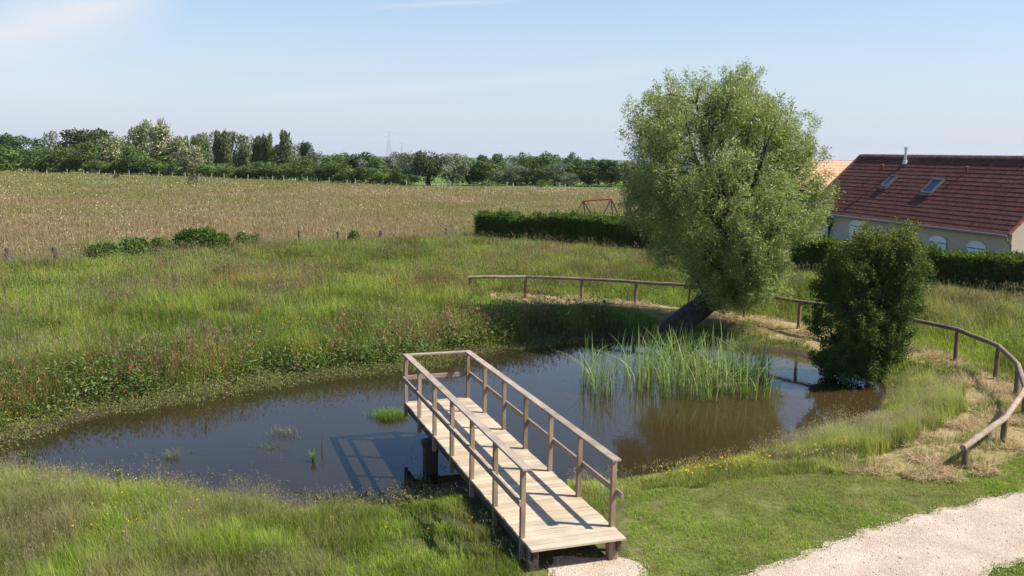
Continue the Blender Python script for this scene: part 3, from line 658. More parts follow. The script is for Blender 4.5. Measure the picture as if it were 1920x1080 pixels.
# ---- dry flowering field beyond the meadow
x, y = polar(700000, 44, 215); k = inpoly(x, y, FIELD); x, y = x[k], y[k]; nn = len(x); r = np.hypot(x, y)
nA = vnoise(x, y, 14, 141); nB = vnoise(x, y, 3, 142)
c = pick([(0.34, 0.27, 0.145), (0.30, 0.25, 0.125), (0.25, 0.235, 0.095), (0.41, 0.335, 0.20), (0.31, 0.205, 0.12)], nn)
gp = sstep(0.45, 0.72, nA*0.65 + nB*0.35 + sstep(85, 150, r)*sstep(10, -60, x)*0.35)[:, None]*0.65
c = c*(1-gp) + np.array((0.20, 0.235, 0.065))*gp*rng.uniform(0.8, 1.2, (nn, 1))
parts = [blades(P3(x, y), (0.22 + 0.3*nB)*rng.uniform(0.6, 1.3, nn), np.maximum(0.02, r*0.0007)*rng.uniform(0.7, 1.4, nn), c, 0.4, 1)]
stuff('field_grass', parts, M_GRASS, 'dry golden brown grass of the wide field behind the meadow', 'field')
k = rng.uniform(size=nn) < 0.075*sstep(0.35, 0.62, vnoise(x, y, 6, 143)); xf, yf = x[k], y[k]; nf = len(xf); rf = np.hypot(xf, yf)
hp = P3(xf, yf); hp[:, 2] += rng.uniform(0.35, 0.6, nf); D = rdir(nf); D[:, 2] *= 0.5
parts = [cards(hp, D, np.cross(D, [0, 0.3, 1.0]), np.maximum(0.05, rf*0.0011)*rng.uniform(0.7, 1.5, nf), np.maximum(0.05, rf*0.0009), pick([(0.60, 0.54, 0.38), (0.52, 0.44, 0.29), (0.72, 0.68, 0.56)], nf))]
stuff('field_daisies', parts, M_PETAL, 'white and cream daisies dotted over the dry field', 'flowers')

# ---- buttercups
def flowers(name, segs, pal, size, label, extra_h=0.05):
    out = []
    for (P, nfl, h0, h1) in segs:
        P = np.asarray(P); lo, hi = P.min(0), P.max(0); x, y = boxpts(nfl*6, lo[0], hi[0], lo[1], hi[1]); k = inpoly(x, y, P) & (rng.uniform(size=len(x)) < sstep(0.4, 0.65, vnoise(x, y, 0.9, 151)))
        x, y = x[k][:nfl], y[k][:nfl]; nn = len(x); hh = rng.uniform(h0, h1, nn); b0 = P3(x, y)
        out.append(blades(b0, hh, 0.004, pick([(0.13, 0.17, 0.05)], nn), 0.15, 1))
        for q in range(3):
            a = b0.copy(); a[:, 2] += hh*0.93; D = rdir(nn, 0.4)
            out.append(cards(a, D, rdir(nn), size*rng.uniform(0.8, 1.3, nn), size*rng.uniform(0.7, 1.1, nn), pick(pal, nn)))
    stuff(name, out, M_PETAL, label, 'flowers')
flowers('buttercups', [(poly([(1180, 915), (1190, 880), (1300, 870), (1450, 850), (1600, 835), (1650, 850), (1560, 880), (1400, 893), (1250, 920)], .45), 260, 0.2, 0.42),
                       (poly([(520, 640), (640, 610), (680, 640), (640, 680), (560, 685)], .45), 130, 0.5, 0.85),
                       (poly([(0, 700), (330, 640), (520, 660), (300, 720), (60, 790), (0, 820)], .3), 240, 0.2, 0.6),
                       (poly([(80, 900), (420, 930), (520, 980), (300, 1070), (80, 1060)], .45), 60, 0.35, 0.6),
                       (poly([(780, 900), (900, 940), (1000, 1060), (700, 1075), (520, 1000)], .45), 24, 0.15, 0.3)], [(0.85, 0.55, 0.02), (0.90, 0.66, 0.05), (0.80, 0.42, 0.02)], 0.020, 'tiny yellow buttercups along the pond banks')
flowers('poppies', [(poly([(200, 450), (700, 425), (760, 440), (300, 470)], .45), 14, 0.6, 0.8), (poly([(100, 600), (600, 560), (700, 620), (200, 660)], .45), 6, 0.6, 0.9)], [(0.65, 0.06, 0.03)], 0.05, 'a few red poppies scattered in the meadow')

# ------------------------------------------------------------------ trees and shrubs
def leaves_obj(name, V, m, parent): return obj(name, fast_mesh(name, V[0], V[1], V[2], V[3], [m]), parent)
def bez(a, b, c, n):
    t = np.linspace(0, 1, n)[:, None]; return (1-t)**2*a + 2*t*(1-t)*b + t*t*c
def grow(head, center, rad, nlimb, nsec, ntwig, clump, leafL, leafW, per, pal, wts, seed, lean=(0, 0, 0.5), r0=0.13, low=None, tip=None, gap=0.0, upness=0.9, sq=1.0, extra=None, lob=0.16):
    rg = np.random.default_rng(seed); C = np.array(center, float); Rr = np.array(rad, float); head = np.array(head, float)
    wood = MB()
    lobes = rg.normal(size=(14, 3)); lobes /= np.linalg.norm(lobes, axis=1, keepdims=True); la = rg.uniform(-lob, lob, 14)
    def shell(d):
        s = np.ones(len(d))
        for L, a in zip(lobes, la): s += a*np.clip((d@L - 0.55)/0.45, 0, 1)
        return s
    nodes = []
    for i in range(nlimb):
        d = rg.normal(size=3); d[2] = d[2]*0.7 + 0.45; d /= np.linalg.norm(d)
        tgt = C + d*Rr*0.72*shell(d[None])[0]
        ctl = head*0.55 + tgt*0.45 + np.array([0, 0, 0.22*np.linalg.norm(tgt-head)]) * 0.6
        pts = bez(head + rg.normal(0, 0.08, 3), ctl, tgt, 10) + np.vstack([np.zeros((1, 3)), rg.normal(0, 0.05, (9, 3))])
        wood.tube(pts, np.linspace(r0, r0*0.18, 10), 6)
        nodes += [(p, r0*(1-0.8*j/9)) for j, p in enumerate(pts) if j > 1]
    NP = np.array([p for p, _ in nodes]); secs = []; snodes = []
    for i in range(nsec + (extra[2] if extra else 0)):
        d = rg.normal(size=3); d /= np.linalg.norm(d); d = np.sign(d)*np.abs(d)**sq; rr = rg.uniform(0.45, 1.0)**0.5
        tgt = C + d*Rr*0.90*rr*shell(d[None])[0]
        if i >= nsec: tgt = np.array(extra[0]) + d*rr*np.array(extra[1])
        if low is not None and tgt[2] < low: tgt[2] = low + rg.uniform(0, 0.5)
        j = np.argmin(np.linalg.norm((NP - tgt)*[1, 1, 0.8], axis=1) + 0.9*np.clip(NP[:, 2]-tgt[2], 0, None))
        st = NP[j]; ctl = (st+tgt)/2 + np.array([0, 0, 0.18*np.linalg.norm(tgt-st)])
        pts = bez(st, ctl, tgt, 6); wood.tube(pts, np.linspace(r0*0.26, r0*0.08, 6), 4, cap=False)
        secs.append(tgt); snodes += [p for p in pts[2:]]
    SN = np.array(snodes); S = np.array(secs)
    LV = []
    tips = S[rg.integers(0, len(S), ntwig)]
    off = rg.normal(size=(ntwig, 3)); off /= np.linalg.norm(off, axis=1, keepdims=True); off[:, 2] += 0.35
    off *= clump*rg.uniform(0.3, 1.0, (ntwig, 1))**0.6
    start = SN[rg.integers(0, len(SN), ntwig)]
    outw = (tips - C)/Rr; outw /= np.linalg.norm(outw, axis=1, keepdims=True) + 1e-6
    tip_p = tips + off; rel = (tip_p - C)/Rr; nrm = np.linalg.norm(rel, axis=1); lim = (1.0 if sq == 1.0 else 1.12)*shell(rel/nrm[:, None])*(1.03 + 0.13*rg.random(ntwig)**3)
    over = nrm > lim; tip_p[over] = C + (rel[over]/nrm[over, None])*lim[over, None]*Rr
    base_p = tip_p - (outw*0.5 + np.array([0, 0, upness]) + 0.5*rg.normal(size=(ntwig, 3)))*clump*0.45
    for i in range(0, ntwig, 2):
        if rg.random() < 0.55: wood.tube([base_p[i], (base_p[i]+tip_p[i])/2 + rg.normal(0, 0.02, 3), tip_p[i]], [r0*0.05, r0*0.04, r0*0.015], 3, cap=False)
    n = ntwig*per; ti = np.repeat(np.arange(ntwig), per); t = rg.random(n)[:, None]
    tw = tip_p[ti] - base_p[ti]; P = base_p[ti] + tw*t + rg.normal(0, 1, (n, 3))*clump*(0.10 + 0.06*(1-t))
    k = np.ones(n, bool)
    if low is not None: k &= P[:, 2] > low - 0.25
    if gap > 0:
        g = np.sin(P[:, 0]*2.1+seed)+np.sin(P[:, 1]*2.3+1)+np.sin(P[:, 2]*2.7+seed*2)+np.sin(P[:, 0]*4.4+P[:, 2]*3.1); k &= ~((g < -gap) & (rg.random(n) < 0.85))
    P, ti = P[k], ti[k]; n = len(P)
    D = tw[k]/np.linalg.norm(tw[k], axis=1, keepdims=True)*0.7 + rg.normal(size=(n, 3))*0.75; D[:, 2] -= 0.15
    Wd = rg.normal(size=(n, 3))
    pl = np.array(pal); cc = pl[rg.choice(len(pl), n, p=np.array(wts)/sum(wts))]*(1+rg.uniform(-0.2, 0.2, (n, 1)))
    cc = cc*(1 + 0.22*(rg.random(ntwig)[ti][:, None]-0.5))
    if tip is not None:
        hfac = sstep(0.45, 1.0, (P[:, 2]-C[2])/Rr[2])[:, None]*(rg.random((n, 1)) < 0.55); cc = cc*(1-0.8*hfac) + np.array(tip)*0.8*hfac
    L = leafL*rg.uniform(0.65, 1.3, n)
    return wood, cards(P, D, Wd, L, leafW*rg.uniform(0.7, 1.3, n), cc)

# the leaning willow
wl = empty('willow_tree', (5.4, 30.1, 0.25)); prop(wl, 'large leaning willow with a dense grey-green crown on the far shore of the pond', 'tree')
def local(V, o): return (V[0]-np.array(o), V[1], V[2], V[3])
WO = (5.4, 30.1, 0.25)
wood, lv = grow((7.0, 30.0, 1.75), (6.52, 30.0, 4.85), (3.5, 3.2, 3.95), 24, 280, 4600, 0.62, 0.11, 0.025, 58,
                [(0.25, 0.315, 0.085), (0.175, 0.24, 0.058), (0.32, 0.38, 0.125), (0.43, 0.47, 0.25)], [4, 3, 3, 1.2], 5, r0=0.13, low=0.65, gap=2.1, extra=((7.4, 29.8, 2.2), (1.35, 1.0, 1.15), 44), lob=0.11)
tr = MB()
tp = [(5.15, 30.15, -0.1), (5.42, 30.1, 0.3), (5.85, 30.05, 0.75), (6.4, 30.0, 1.2), (6.9, 30.0, 1.55), (7.3, 30.0, 1.9)]
tr.tube([(a-WO[0], b-WO[1], c-WO[2]) for a, b, c in tp], [0.55, 0.44, 0.38, 0.36, 0.42, 0.2], 14, rough=0.10)
for q in range(9):
    an = q*0.7; tr.tube([(5.2-WO[0], 30.1-WO[1], 0.35-WO[2]), (5.2+math.cos(an)*0.55-WO[0], 30.1+math.sin(an)*0.5-WO[1], 0.05-WO[2])], [0.22, 0.07], 6)
for q in range(14):
    a = Vector((6.2+random.random()*1.0-WO[0], 30+random.uniform(-.2, .2)-WO[1], 1.2+random.random()*.5-WO[2])); b = a + Vector((random.uniform(-.7, .9), random.uniform(-.6, .3), random.uniform(.5, 1.2)))
    tr.tube([a, (a+b)/2+Vector((0, 0, .1)), b], [0.07, 0.045, 0.02], 5)
tr.build('trunk', M_BARK, wl, smooth=True)
wood.v = [(a-WO[0], b-WO[1], c-WO[2]) for a, b, c in wood.v]; wood.build('branches', M_BARK, wl)
leaves_obj('crown', local(lv, WO), M_WILLOW, wl)

# round dark bush by the water
BO = (9.5, 24.5, 0.2)
bu = empty('hawthorn_bush', BO); prop(bu, 'dense dark green bush with a yellowish leafy top at the right end of the pond', 'bush')
wood, lv = grow((9.5, 24.5, 0.4), (9.60, 24.5, 1.95), (1.20, 1.25, 2.15), 18, 170, 2800, 0.40, 0.055, 0.038, 58,
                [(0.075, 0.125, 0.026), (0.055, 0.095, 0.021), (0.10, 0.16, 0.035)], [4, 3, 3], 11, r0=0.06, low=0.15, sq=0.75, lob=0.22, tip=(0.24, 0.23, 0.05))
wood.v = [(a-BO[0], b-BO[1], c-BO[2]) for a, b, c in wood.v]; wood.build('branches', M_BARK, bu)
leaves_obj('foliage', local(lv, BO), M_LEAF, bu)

# hedge of clipped conifer from the field edge round to the house
HP = np.array(HEDGE_LINE); seg = np.linalg.norm(np.diff(HP, axis=0), axis=1); cum = np.concatenate([[0], np.cumsum(seg)]); HL = cum[-1]
def hpt(s): return np.stack([np.interp(s, cum, HP[:, 0]), np.interp(s, cum, HP[:, 1])], -1)
hdir = (HP[-1]-HP[0])/np.linalg.norm(HP[-1]-HP[0]); hn = np.array([-hdir[1], hdir[0]])     # points away from the camera
def htop(s): return 1.52 + 0.22*sstep(2, 6, s)*sstep(30, 16, s) + 0.38*(vnoise(s, s*0+1, 1.3, 161)-0.5)
hedge = empty('hedge', (HP[0][0], HP[0][1], 0.4)); prop(hedge, 'long dark clipped conifer hedge between the meadow and the gardens', 'hedge')
HO = np.array([HP[0][0], HP[0][1], 0.4])
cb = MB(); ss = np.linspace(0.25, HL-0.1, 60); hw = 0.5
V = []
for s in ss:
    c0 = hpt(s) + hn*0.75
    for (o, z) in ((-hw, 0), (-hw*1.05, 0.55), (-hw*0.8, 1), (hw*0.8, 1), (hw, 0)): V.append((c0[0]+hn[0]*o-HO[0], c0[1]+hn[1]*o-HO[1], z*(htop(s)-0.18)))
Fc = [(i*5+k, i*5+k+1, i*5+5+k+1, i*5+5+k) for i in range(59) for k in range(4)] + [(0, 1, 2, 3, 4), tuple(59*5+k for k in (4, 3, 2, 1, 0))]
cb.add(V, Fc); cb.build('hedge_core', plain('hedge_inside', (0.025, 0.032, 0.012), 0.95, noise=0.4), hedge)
n_ = 150000; s = rng.uniform(0, HL, n_); f = rng.uniform(0, 1, n_); top = htop(s)
side = f < 0.52; o = np.where(side, -hw-0.12+rng.normal(0, 0.07, n_), rng.uniform(-hw-0.1, hw+0.1, n_)); z = np.where(side, rng.uniform(0.05, 1.0, n_)*top, top - 0.08 + rng.normal(0, 0.05, n_) + 0.55*np.maximum(0, vnoise(s, o, 0.45, 163)-0.52)*rng.uniform(0, 2.2, n_))
endm = rng.uniform(size=n_) < 0.02; s = np.where(endm, rng.normal(0.05, 0.06, n_), s); o = np.where(endm, rng.uniform(-hw, hw, n_), o); z = np.where(endm, rng.uniform(0.05, 1, n_)*top, z)
c0 = hpt(s) + hn*(0.75 + o)[:, None]
P = np.column_stack([c0 - HO[:2], z]); D = rdir(n_, 0.55); D[:, :2] += np.where(side[:, None], -hn*0.7, 0)
cl = vnoise(s, z*1.5 + o, 0.8, 162)[:, None]
cc = pick([(0.085, 0.15, 0.026), (0.11, 0.185, 0.035), (0.065, 0.115, 0.022), (0.15, 0.19, 0.05)], n_, [4, 3, 3, 0.8])*(0.75 + 0.5*cl)
leaves_obj('hedge_foliage', cards(P, D, rdir(n_), rng.uniform(0.10, 0.24, n_), rng.uniform(0.03, 0.07, n_), cc), M_LEAF, hedge)

# bramble thickets on the fence line
def thicket(name, px0, px1, pyb, hgt, depth, label, pal, n, seed):
    pyb += 9 if 400 < pyb < 500 else 0
    a = at(px0, pyb, .4); b2 = at(px1, pyb, .4); o = (a+b2)/2; L = abs(b2[0]-a[0])/2
    rg = np.random.default_rng(seed); d = rg.normal(size=(n, 3)); d /= np.linalg.norm(d, axis=1, keepdims=True); d[:, 2] = np.abs(d[:, 2])
    d[:, 0] = np.sign(d[:, 0])*np.abs(d[:, 0])**0.75
    bump_ = 0.72 + 0.5*vnoise(d[:, 0]*L, d[:, 1]*depth + d[:, 2], 0.6, seed)
    P = d*np.array([L, depth, hgt])*(rg.uniform(0.55, 1.0, n)**0.5*bump_)[:, None]; P[:, 2] = np.maximum(P[:, 2], 0.02)
    pl = np.array(pal); cc = pl[rg.integers(0, len(pl), n)]*rg.uniform(0.75, 1.25, (n, 1))
    t = empty(name, (o[0], o[1], ground_z(o[:1], o[1:2])[0])); prop(t, label, 'shrub')
    leaves_obj('foliage', cards(P, rdir(n, 0.3), rdir(n), rg.uniform(0.08, 0.17, n), rg.uniform(0.05, 0.10, n), cc), M_LEAF, t)
    st = MB()
    for q in range(12):
        a0 = Vector((0, 0, 0)); st.tube([a0, a0+Vector((rg.uniform(-.3, .3)*L, 0, hgt*0.4)), a0+Vector((rg.uniform(-.8, .8)*L, rg.uniform(-.3, .3), hgt*0.7))], [0.02, 0.015, 0.008], 4)
    st.build('stems', M_BARK, t)
DG = [(0.07, 0.13, 0.022), (0.05, 0.10, 0.018), (0.095, 0.155, 0.03)]
thicket('bramble_thicket', 322, 448, 470, 1.35, 0.9, 'broad dark green bramble thicket on the line between meadow and field', DG, 9000, 3)
GG = [(0.115, 0.185, 0.045), (0.09, 0.155, 0.035), (0.15, 0.20, 0.06)]
thicket('bramble_thicket', 218, 292, 477, 1.05, 0.7, 'low dark shrub left of the broad bramble thicket', GG, 3600, 4)
thicket('bramble_thicket', 158, 240, 482, 0.8, 0.6, 'lowest green shrub, at the left end of the brambles near the leaning post', GG, 3000, 5)
thicket('bramble_thicket', 432, 492, 462, 0.95, 0.6, 'greyish green shrub right of the broad bramble thicket', GG, 2400, 6)
thicket('bramble_thicket', 272, 340, 474, 0.95, 0.6, 'small shrub touching the left side of the broad bramble thicket', GG, 2200, 8)
thicket('small_shrub', 652, 676, 450, 0.75, 0.3, 'narrow green shrub growing between two of the meadow fence posts', GG, 900, 7)
thicket('field_shrub', 350, 374, 347, 1.5, 1.0, 'lone small dark shrub standing out in the dry field', [(0.06, 0.075, 0.03)], 700, 9)
thicket('field_shrub', 212, 226, 336, 0.9, 0.8, 'tiny dark shrub at the far edge of the dry field on the left', [(0.06, 0.075, 0.03)], 400, 10)
# ---- the tree line
def crown_mesh(name, lobes, n, leaf, pal, wts, seed, trunk_h, tr_r, bare=False):
    rg = np.random.default_rng(seed); parts = []
    L = np.array(lobes); vol = L[:, 3]*L[:, 4]; cnt = (n*vol/vol.sum()).astype(int)
    for (cx, cy, cz, rx, rz), k in zip(lobes, cnt):
        d = rg.normal(size=(k, 3)); d /= np.linalg.norm(d, axis=1, keepdims=True)
        s = rg.uniform(0.35, 1.0, k)**0.45*(0.80 + 0.42*vnoise(d[:, 0]*1.5+cx*9, d[:, 2]*1.5+d[:, 1], 0.42, seed+int(cx*10)))
        P = np.array([cx, cy, cz]) + d*s[:, None]*np.array([rx, rx*0.85, rz]); P[:, 2] = np.maximum(P[:, 2], 0.015)
        pl = np.array(pal); cc = pl[rg.choice(len(pl), k, p=np.array(wts)/sum(wts))]*rg.uniform(0.7, 1.3, (k, 1))*rg.uniform(0.82, 1.18)
        Nn = d + rg.normal(0, 0.7, (k, 3)); D = np.cross(Nn, rg.normal(size=(k, 3)))
        parts.append(cards(P, D, np.cross(Nn, D), leaf*rg.uniform(0.6, 1.4, k), leaf*0.75*rg.uniform(0.6, 1.3, k), cc))
    V = join(parts); crown = fast_mesh('crown', V[0], V[1], V[2], V[3], [M_FAR])
    tm = MB(); tm.tube([(0, 0, -0.03), (0.01, 0, trunk_h*0.5), (0, 0, trunk_h*1.6)], [tr_r*1.3, tr_r, tr_r*0.5], 7)
    for q in range(7):
        a0 = rg.uniform(0, 6.28); z0 = trunk_h*rg.uniform(0.8, 1.4); tm.tube([(0, 0, z0), (math.cos(a0)*0.13, math.sin(a0)*0.13, z0+0.16), (math.cos(a0)*0.24, math.sin(a0)*0.24, z0+0.36)], [tr_r*0.55, tr_r*0.35, tr_r*0.15], 5)
    to = tm.build('trunk', M_BARK); tmesh = to.data; bpy.data.objects.remove(to)
    return crown, tmesh
def lobes_round(seed, k=11, lo=0.22, wide=0.36):
    rg = random.Random(seed); L = [(0, 0, 0.55, 0.34, 0.38), (0.05, 0, 0.30, 0.30, 0.26)]
    for _ in range(k):
        z = rg.uniform(lo+0.08, 0.86); ww = wide*math.sin(math.pi*min(1, max(0.12, (z-lo+0.12)/(1.12-lo)*1.0)))**0.6
        a = rg.uniform(0, 6.28); L.append((math.cos(a)*ww*0.85, math.sin(a)*ww*0.8, z, rg.uniform(0.12, 0.21), rg.uniform(0.10, 0.17)))
    return L
def lobes_bush(seed, k=9):
    rg = random.Random(seed); L = [(0, 0, 0.4, 0.42, 0.45)]
    for _ in range(k): a = rg.uniform(0, 6.28); L.append((math.cos(a)*0.32, math.sin(a)*0.28, rg.uniform(0.15, 0.78), rg.uniform(0.14, 0.24), rg.uniform(0.14, 0.24)))
    return L
def lobes_poplar(seed):
    rg = random.Random(seed); L = []
    for i in range(9): z = 0.14 + i*0.095; ww = 0.34*math.sin(math.pi*(0.16 + 0.8*z))**0.55; L.append((rg.uniform(-.10, .10), rg.uniform(-.08, .08), z, ww, 0.12))
    return L
DARK = ([(0.062, 0.095, 0.033), (0.048, 0.075, 0.026), (0.083, 0.119, 0.042)], [4, 3, 2])
GREEN = ([(0.098, 0.154, 0.039), (0.077, 0.123, 0.034), (0.133, 0.196, 0.050)], [4, 3, 3])
BRIGHT = ([(0.109, 0.172, 0.037), (0.080, 0.135, 0.030), (0.138, 0.201, 0.048)], [4, 3, 3])
GREY = ([(0.161, 0.189, 0.109), (0.119, 0.147, 0.077), (0.210, 0.238, 0.154)], [4, 3, 2])
CREAM = ([(0.150, 0.180, 0.066), (0.432, 0.420, 0.252), (0.264, 0.282, 0.132), (0.102, 0.132, 0.042)], [3.0, 3.2, 3, 1.5])
POPL = ([(0.119, 0.161, 0.056), (0.087, 0.123, 0.042), (0.168, 0.196, 0.087)], [4, 3, 2])
KIND = {}
def kind(k, var, lobes, n, leaf, pal, th=0.16, tr=0.03):
    KIND.setdefault(k, []).append(crown_mesh(k, lobes, n, leaf, pal[0], pal[1], 200+len(KIND)*7+var, th, tr))
for v_ in range(3):
    kind('dark', v_, lobes_round(v_+1), 3600, 0.050, DARK); kind('green', v_, lobes_round(v_+11), 3600, 0.048, GREEN)
    kind('bush', v_, lobes_bush(v_+21), 2600, 0.060, BRIGHT, 0.08); kind('poplar', v_, lobes_poplar(v_+31), 2600, 0.075, POPL, 0.12, 0.05)
for v_ in range(2):
    kind('grey', v_, lobes_round(v_+41, lo=0.1), 3200, 0.042, GREY); kind('cream', v_, lobes_round(v_+51, k=16, lo=0.05), 4200, 0.045, CREAM)
    kind('low', v_, lobes_bush(v_+61), 2600, 0.060, GREEN, 0.08)
kind('thin', 0, lobes_round(71, k=9, lo=0.3, wide=0.4), 1100, 0.045, CREAM, 0.3, 0.03); kind('thin', 1, [(0.1, 0, .55, .2, .2), (-.15, 0, .75, .22, .15), (.12, 0, .85, .18, .12), (0, 0, .35, .3, .2)], 1100, 0.05, GREY, 0.3, 0.03)
kind('oak', 0, lobes_round(81, k=14, lo=0.25, wide=0.33), 4400, 0.042, DARK, 0.24, 0.05)
NAMES = {'dark': 'broadleaf_tree', 'green': 'broadleaf_tree', 'bush': 'large_bush', 'poplar': 'poplar_tree', 'grey': 'willow_tree', 'cream': 'blossoming_tree', 'thin': 'slender_tree', 'oak': 'oak_tree', 'low': 'large_bush'}
def edge_y(px): return np.interp(px, [-400, 0, 300, 600, 760, 950, 1180, 1500], [318, 323, 331, 343, 350, 351.5, 354, 360])
# px centre, top py, width px, row (0 front, 1 middle, 2 rear), kind, label
TREES = [
 (-30, 262, 60, 1, 'dark', 'dark tree cut off by the left edge of the photo'),
 (18, 254, 36, 2, 'dark', 'small round-headed dark tree rising above its neighbours at the far left'),
 (8, 272, 56, 0, 'bush', 'yellow-green low tree at the extreme left end of the tree line'),
 (50, 259, 54, 1, 'dark', 'sloping dark tree second from the left end of the tree line'),
 (76, 275, 40, 0, 'low', 'dark bush under the sloping tree near the left end'),
 (99, 250, 30, 1, 'thin', 'thin cream-coloured tree standing alone in a gap near the left end'),
 (106, 298, 40, 0, 'low', 'bush below the thin cream-coloured tree'),
 (128, 278, 42, 0, 'green', 'small green tree with a visible trunk left of the tall dark pair'),
 (144, 247, 50, 2, 'dark', 'left one of the pair of tall dark trees beside the blossoming trees'),
 (184, 246, 58, 2, 'dark', 'right one of the pair of tall dark trees beside the blossoming trees'),
 (160, 268, 40, 0, 'green', 'green tree standing in front of the tall dark pair'),
 (185, 300, 40, 0, 'low', 'dark bush below the right tall dark tree'),
 (210, 260, 42, 1, 'cream', 'leftmost tree with cream blossom'),
 (218, 302, 36, 0, 'low', 'bush under the leftmost blossoming tree'),
 (248, 276, 44, 0, 'green', 'dark green tree standing in front of the cream blossom'),
 (250, 247, 50, 2, 'cream', 'cream blossoming tree directly behind the dark green front tree'),
 (273, 234, 40, 2, 'cream', 'tallest cream blossoming tree, left of the bare poplar'),
 (284, 293, 46, 0, 'low', 'green bush at the foot of the tallest blossoming tree'),
 (312, 243, 54, 1, 'cream', 'wide cream blossoming tree beneath the bare poplar'),
 (334, 262, 46, 1, 'cream', 'cream blossoming tree sloping down right of the bare poplar'),
 (322, 304, 40, 0, 'low', 'dark undergrowth bush below the wide blossoming tree'),
 (359, 279, 42, 0, 'cream', 'rightmost and lowest cream blossoming tree'),
 (351, 264, 16, 2, 'poplar', 'tiny dark pointed tree peeping over the rightmost blossom'),
 (372, 260, 30, 1, 'green', 'dark green tree left of the grey feathery tree'),
 (387, 250, 40, 2, 'grey', 'tall grey-green feathery tree left of the first poplars'),
 (393, 306, 46, 0, 'bush', 'bright green bush right of the last blossoming tree'),
 (411, 256, 22, 1, 'poplar', 'left one of the first pair of columnar poplars'),
 (426, 255, 20, 1, 'poplar', 'right one of the first pair of columnar poplars'),
 (445, 252, 34, 2, 'dark', 'dark round tree right behind the first pair of poplars'),
 (430, 313, 34, 0, 'bush', 'bright bush at the feet of the first pair of poplars'),
 (458, 277, 26, 1, 'poplar', 'short slanting poplar in front of the dark round tree'),
 (458, 312, 30, 0, 'bush', 'small rounded bright bush below the short poplar'),
 (472, 255, 26, 2, 'thin', 'sparse grey tree with sky showing through between poplar groups'),
 (484, 265, 22, 1, 'poplar', 'leftmost of the three close poplars in the middle group'),
 (495, 262, 17, 1, 'poplar', 'slim central poplar of the three close ones'),
 (507, 261, 18, 1, 'poplar', 'rightmost of the three close poplars in the middle group'),
 (480, 305, 44, 0, 'green', 'green tree below the three close poplars'),
 (522, 278, 34, 1, 'green', 'green tree between the three poplars and the tallest poplar'),
 (535, 256, 27, 1, 'poplar', 'tallest poplar, with a bright flank, standing by itself'),
 (554, 273, 34, 2, 'green', 'green tree sloping away right of the tallest poplar'),
 (528, 306, 44, 0, 'low', 'dark bush below the tallest poplar'),
 (562, 300, 40, 0, 'green', 'rounded green tree right of the bush below the tallest poplar'),
 (580, 271, 24, 1, 'dark', 'small dark tree with a pointed round head right of the poplars'),
 (598, 286, 38, 1, 'grey', 'pale green tree just right of the pointed dark one'),
 (597, 314, 40, 0, 'low', 'low dense bush below the pale green tree'),
 (624, 296, 42, 0, 'green', 'green tree at the foot of the slope where the tree line gets lower'),
 (632, 290, 38, 2, 'green', 'flat-topped tree behind the foot of the slope'),
 (654, 298, 26, 1, 'dark', 'small dark tree in the dip of the tree line'),
 (680, 289, 36, 1, 'dark', 'dark round tree just right of the dip'),
 (662, 316, 44, 0, 'low', 'broad bush beneath the dip of the tree line'),
 (694, 314, 34, 0, 'green', 'green tree in front, right of the broad bush'),
 (709, 301, 40, 1, 'green', 'mid-green tree with a low flat top left of the pylon'),
 (722, 322, 36, 0, 'bush', 'brighter bush at field level under the pylon'),
 (744, 287, 38, 2, 'grey', 'pale tall tree directly below the pylon'),
 (770, 288, 36, 2, 'grey', 'pale green tree left of the solitary dark oak'),
 (757, 316, 40, 0, 'low', 'dark bush touching the left side of the solitary oak'),
 (803, 286, 52, 0, 'oak', 'solitary dark oak with a clear trunk at the far edge of the field'),
 (846, 290, 50, 0, 'grey', 'greyish tree with a thick pale trunk right of the solitary oak'),
 (868, 293, 34, 2, 'green', 'green tree behind the greyish tree with the thick trunk'),
 (880, 311, 38, 0, 'dark', 'low black-green tree right of the thick pale trunk'),
 (903, 303, 48, 0, 'green', 'wide rounded green tree in the middle of the right tree line'),
 (930, 294, 38, 1, 'green', 'tall green tree behind the wide rounded one'),
 (934, 322, 32, 0, 'grey', 'small grey willow at the foot of the tall green tree'),
 (957, 293, 34, 2, 'grey', 'greyish flat-topped tree in the right tree line'),
 (967, 311, 36, 0, 'grey', 'grey-leaved tree in front of the greyish flat-topped tree'),
 (988, 291, 36, 1, 'green', 'green tree left of the broadest crown in the right tree line'),
 (1018, 290, 52, 1, 'green', 'broadest green crown in the right tree line'),
 (1000, 318, 36, 0, 'dark', 'dark low tree beneath the broadest crown'),
 (1040, 307, 36, 0, 'grey', 'silvery willow right of the broadest crown'),
 (1050, 296, 30, 2, 'green', 'narrow tree behind the silvery willow'),
 (1071, 291, 34, 1, 'green', 'tall green tree with a square top right of the silvery willow'),
 (1063, 325, 42, 0, 'grey', 'low silvery willow bush below the square-topped tree'),
 (1104, 310, 46, 0, 'dark', 'dark broad tree with a shaded foot near the red swing'),
 (1122, 301, 38, 1, 'green', 'green tree just left of where the big willow crown begins'),
 (1145, 303, 44, 0, 'dark', 'dark tree partly covered by the left edge of the big willow crown'),
 (1180, 306, 46, 1, 'dark', 'dark tree showing through the left part of the big willow crown'),
 (1220, 310, 46, 0, 'dark', 'dark tree hidden for the most part behind the big willow crown'),
 (907, 294, 22, 4, 'dark', 'left of the hazy far trees peeping over the tree line'),
 (1092, 301, 26, 4, 'dark', 'hazy far tree peeping over the tree line near the red swing'),
 (1010, 298, 30, 4, 'dark', 'hazy far tree behind the broadest crown'),
]
cnt = {}
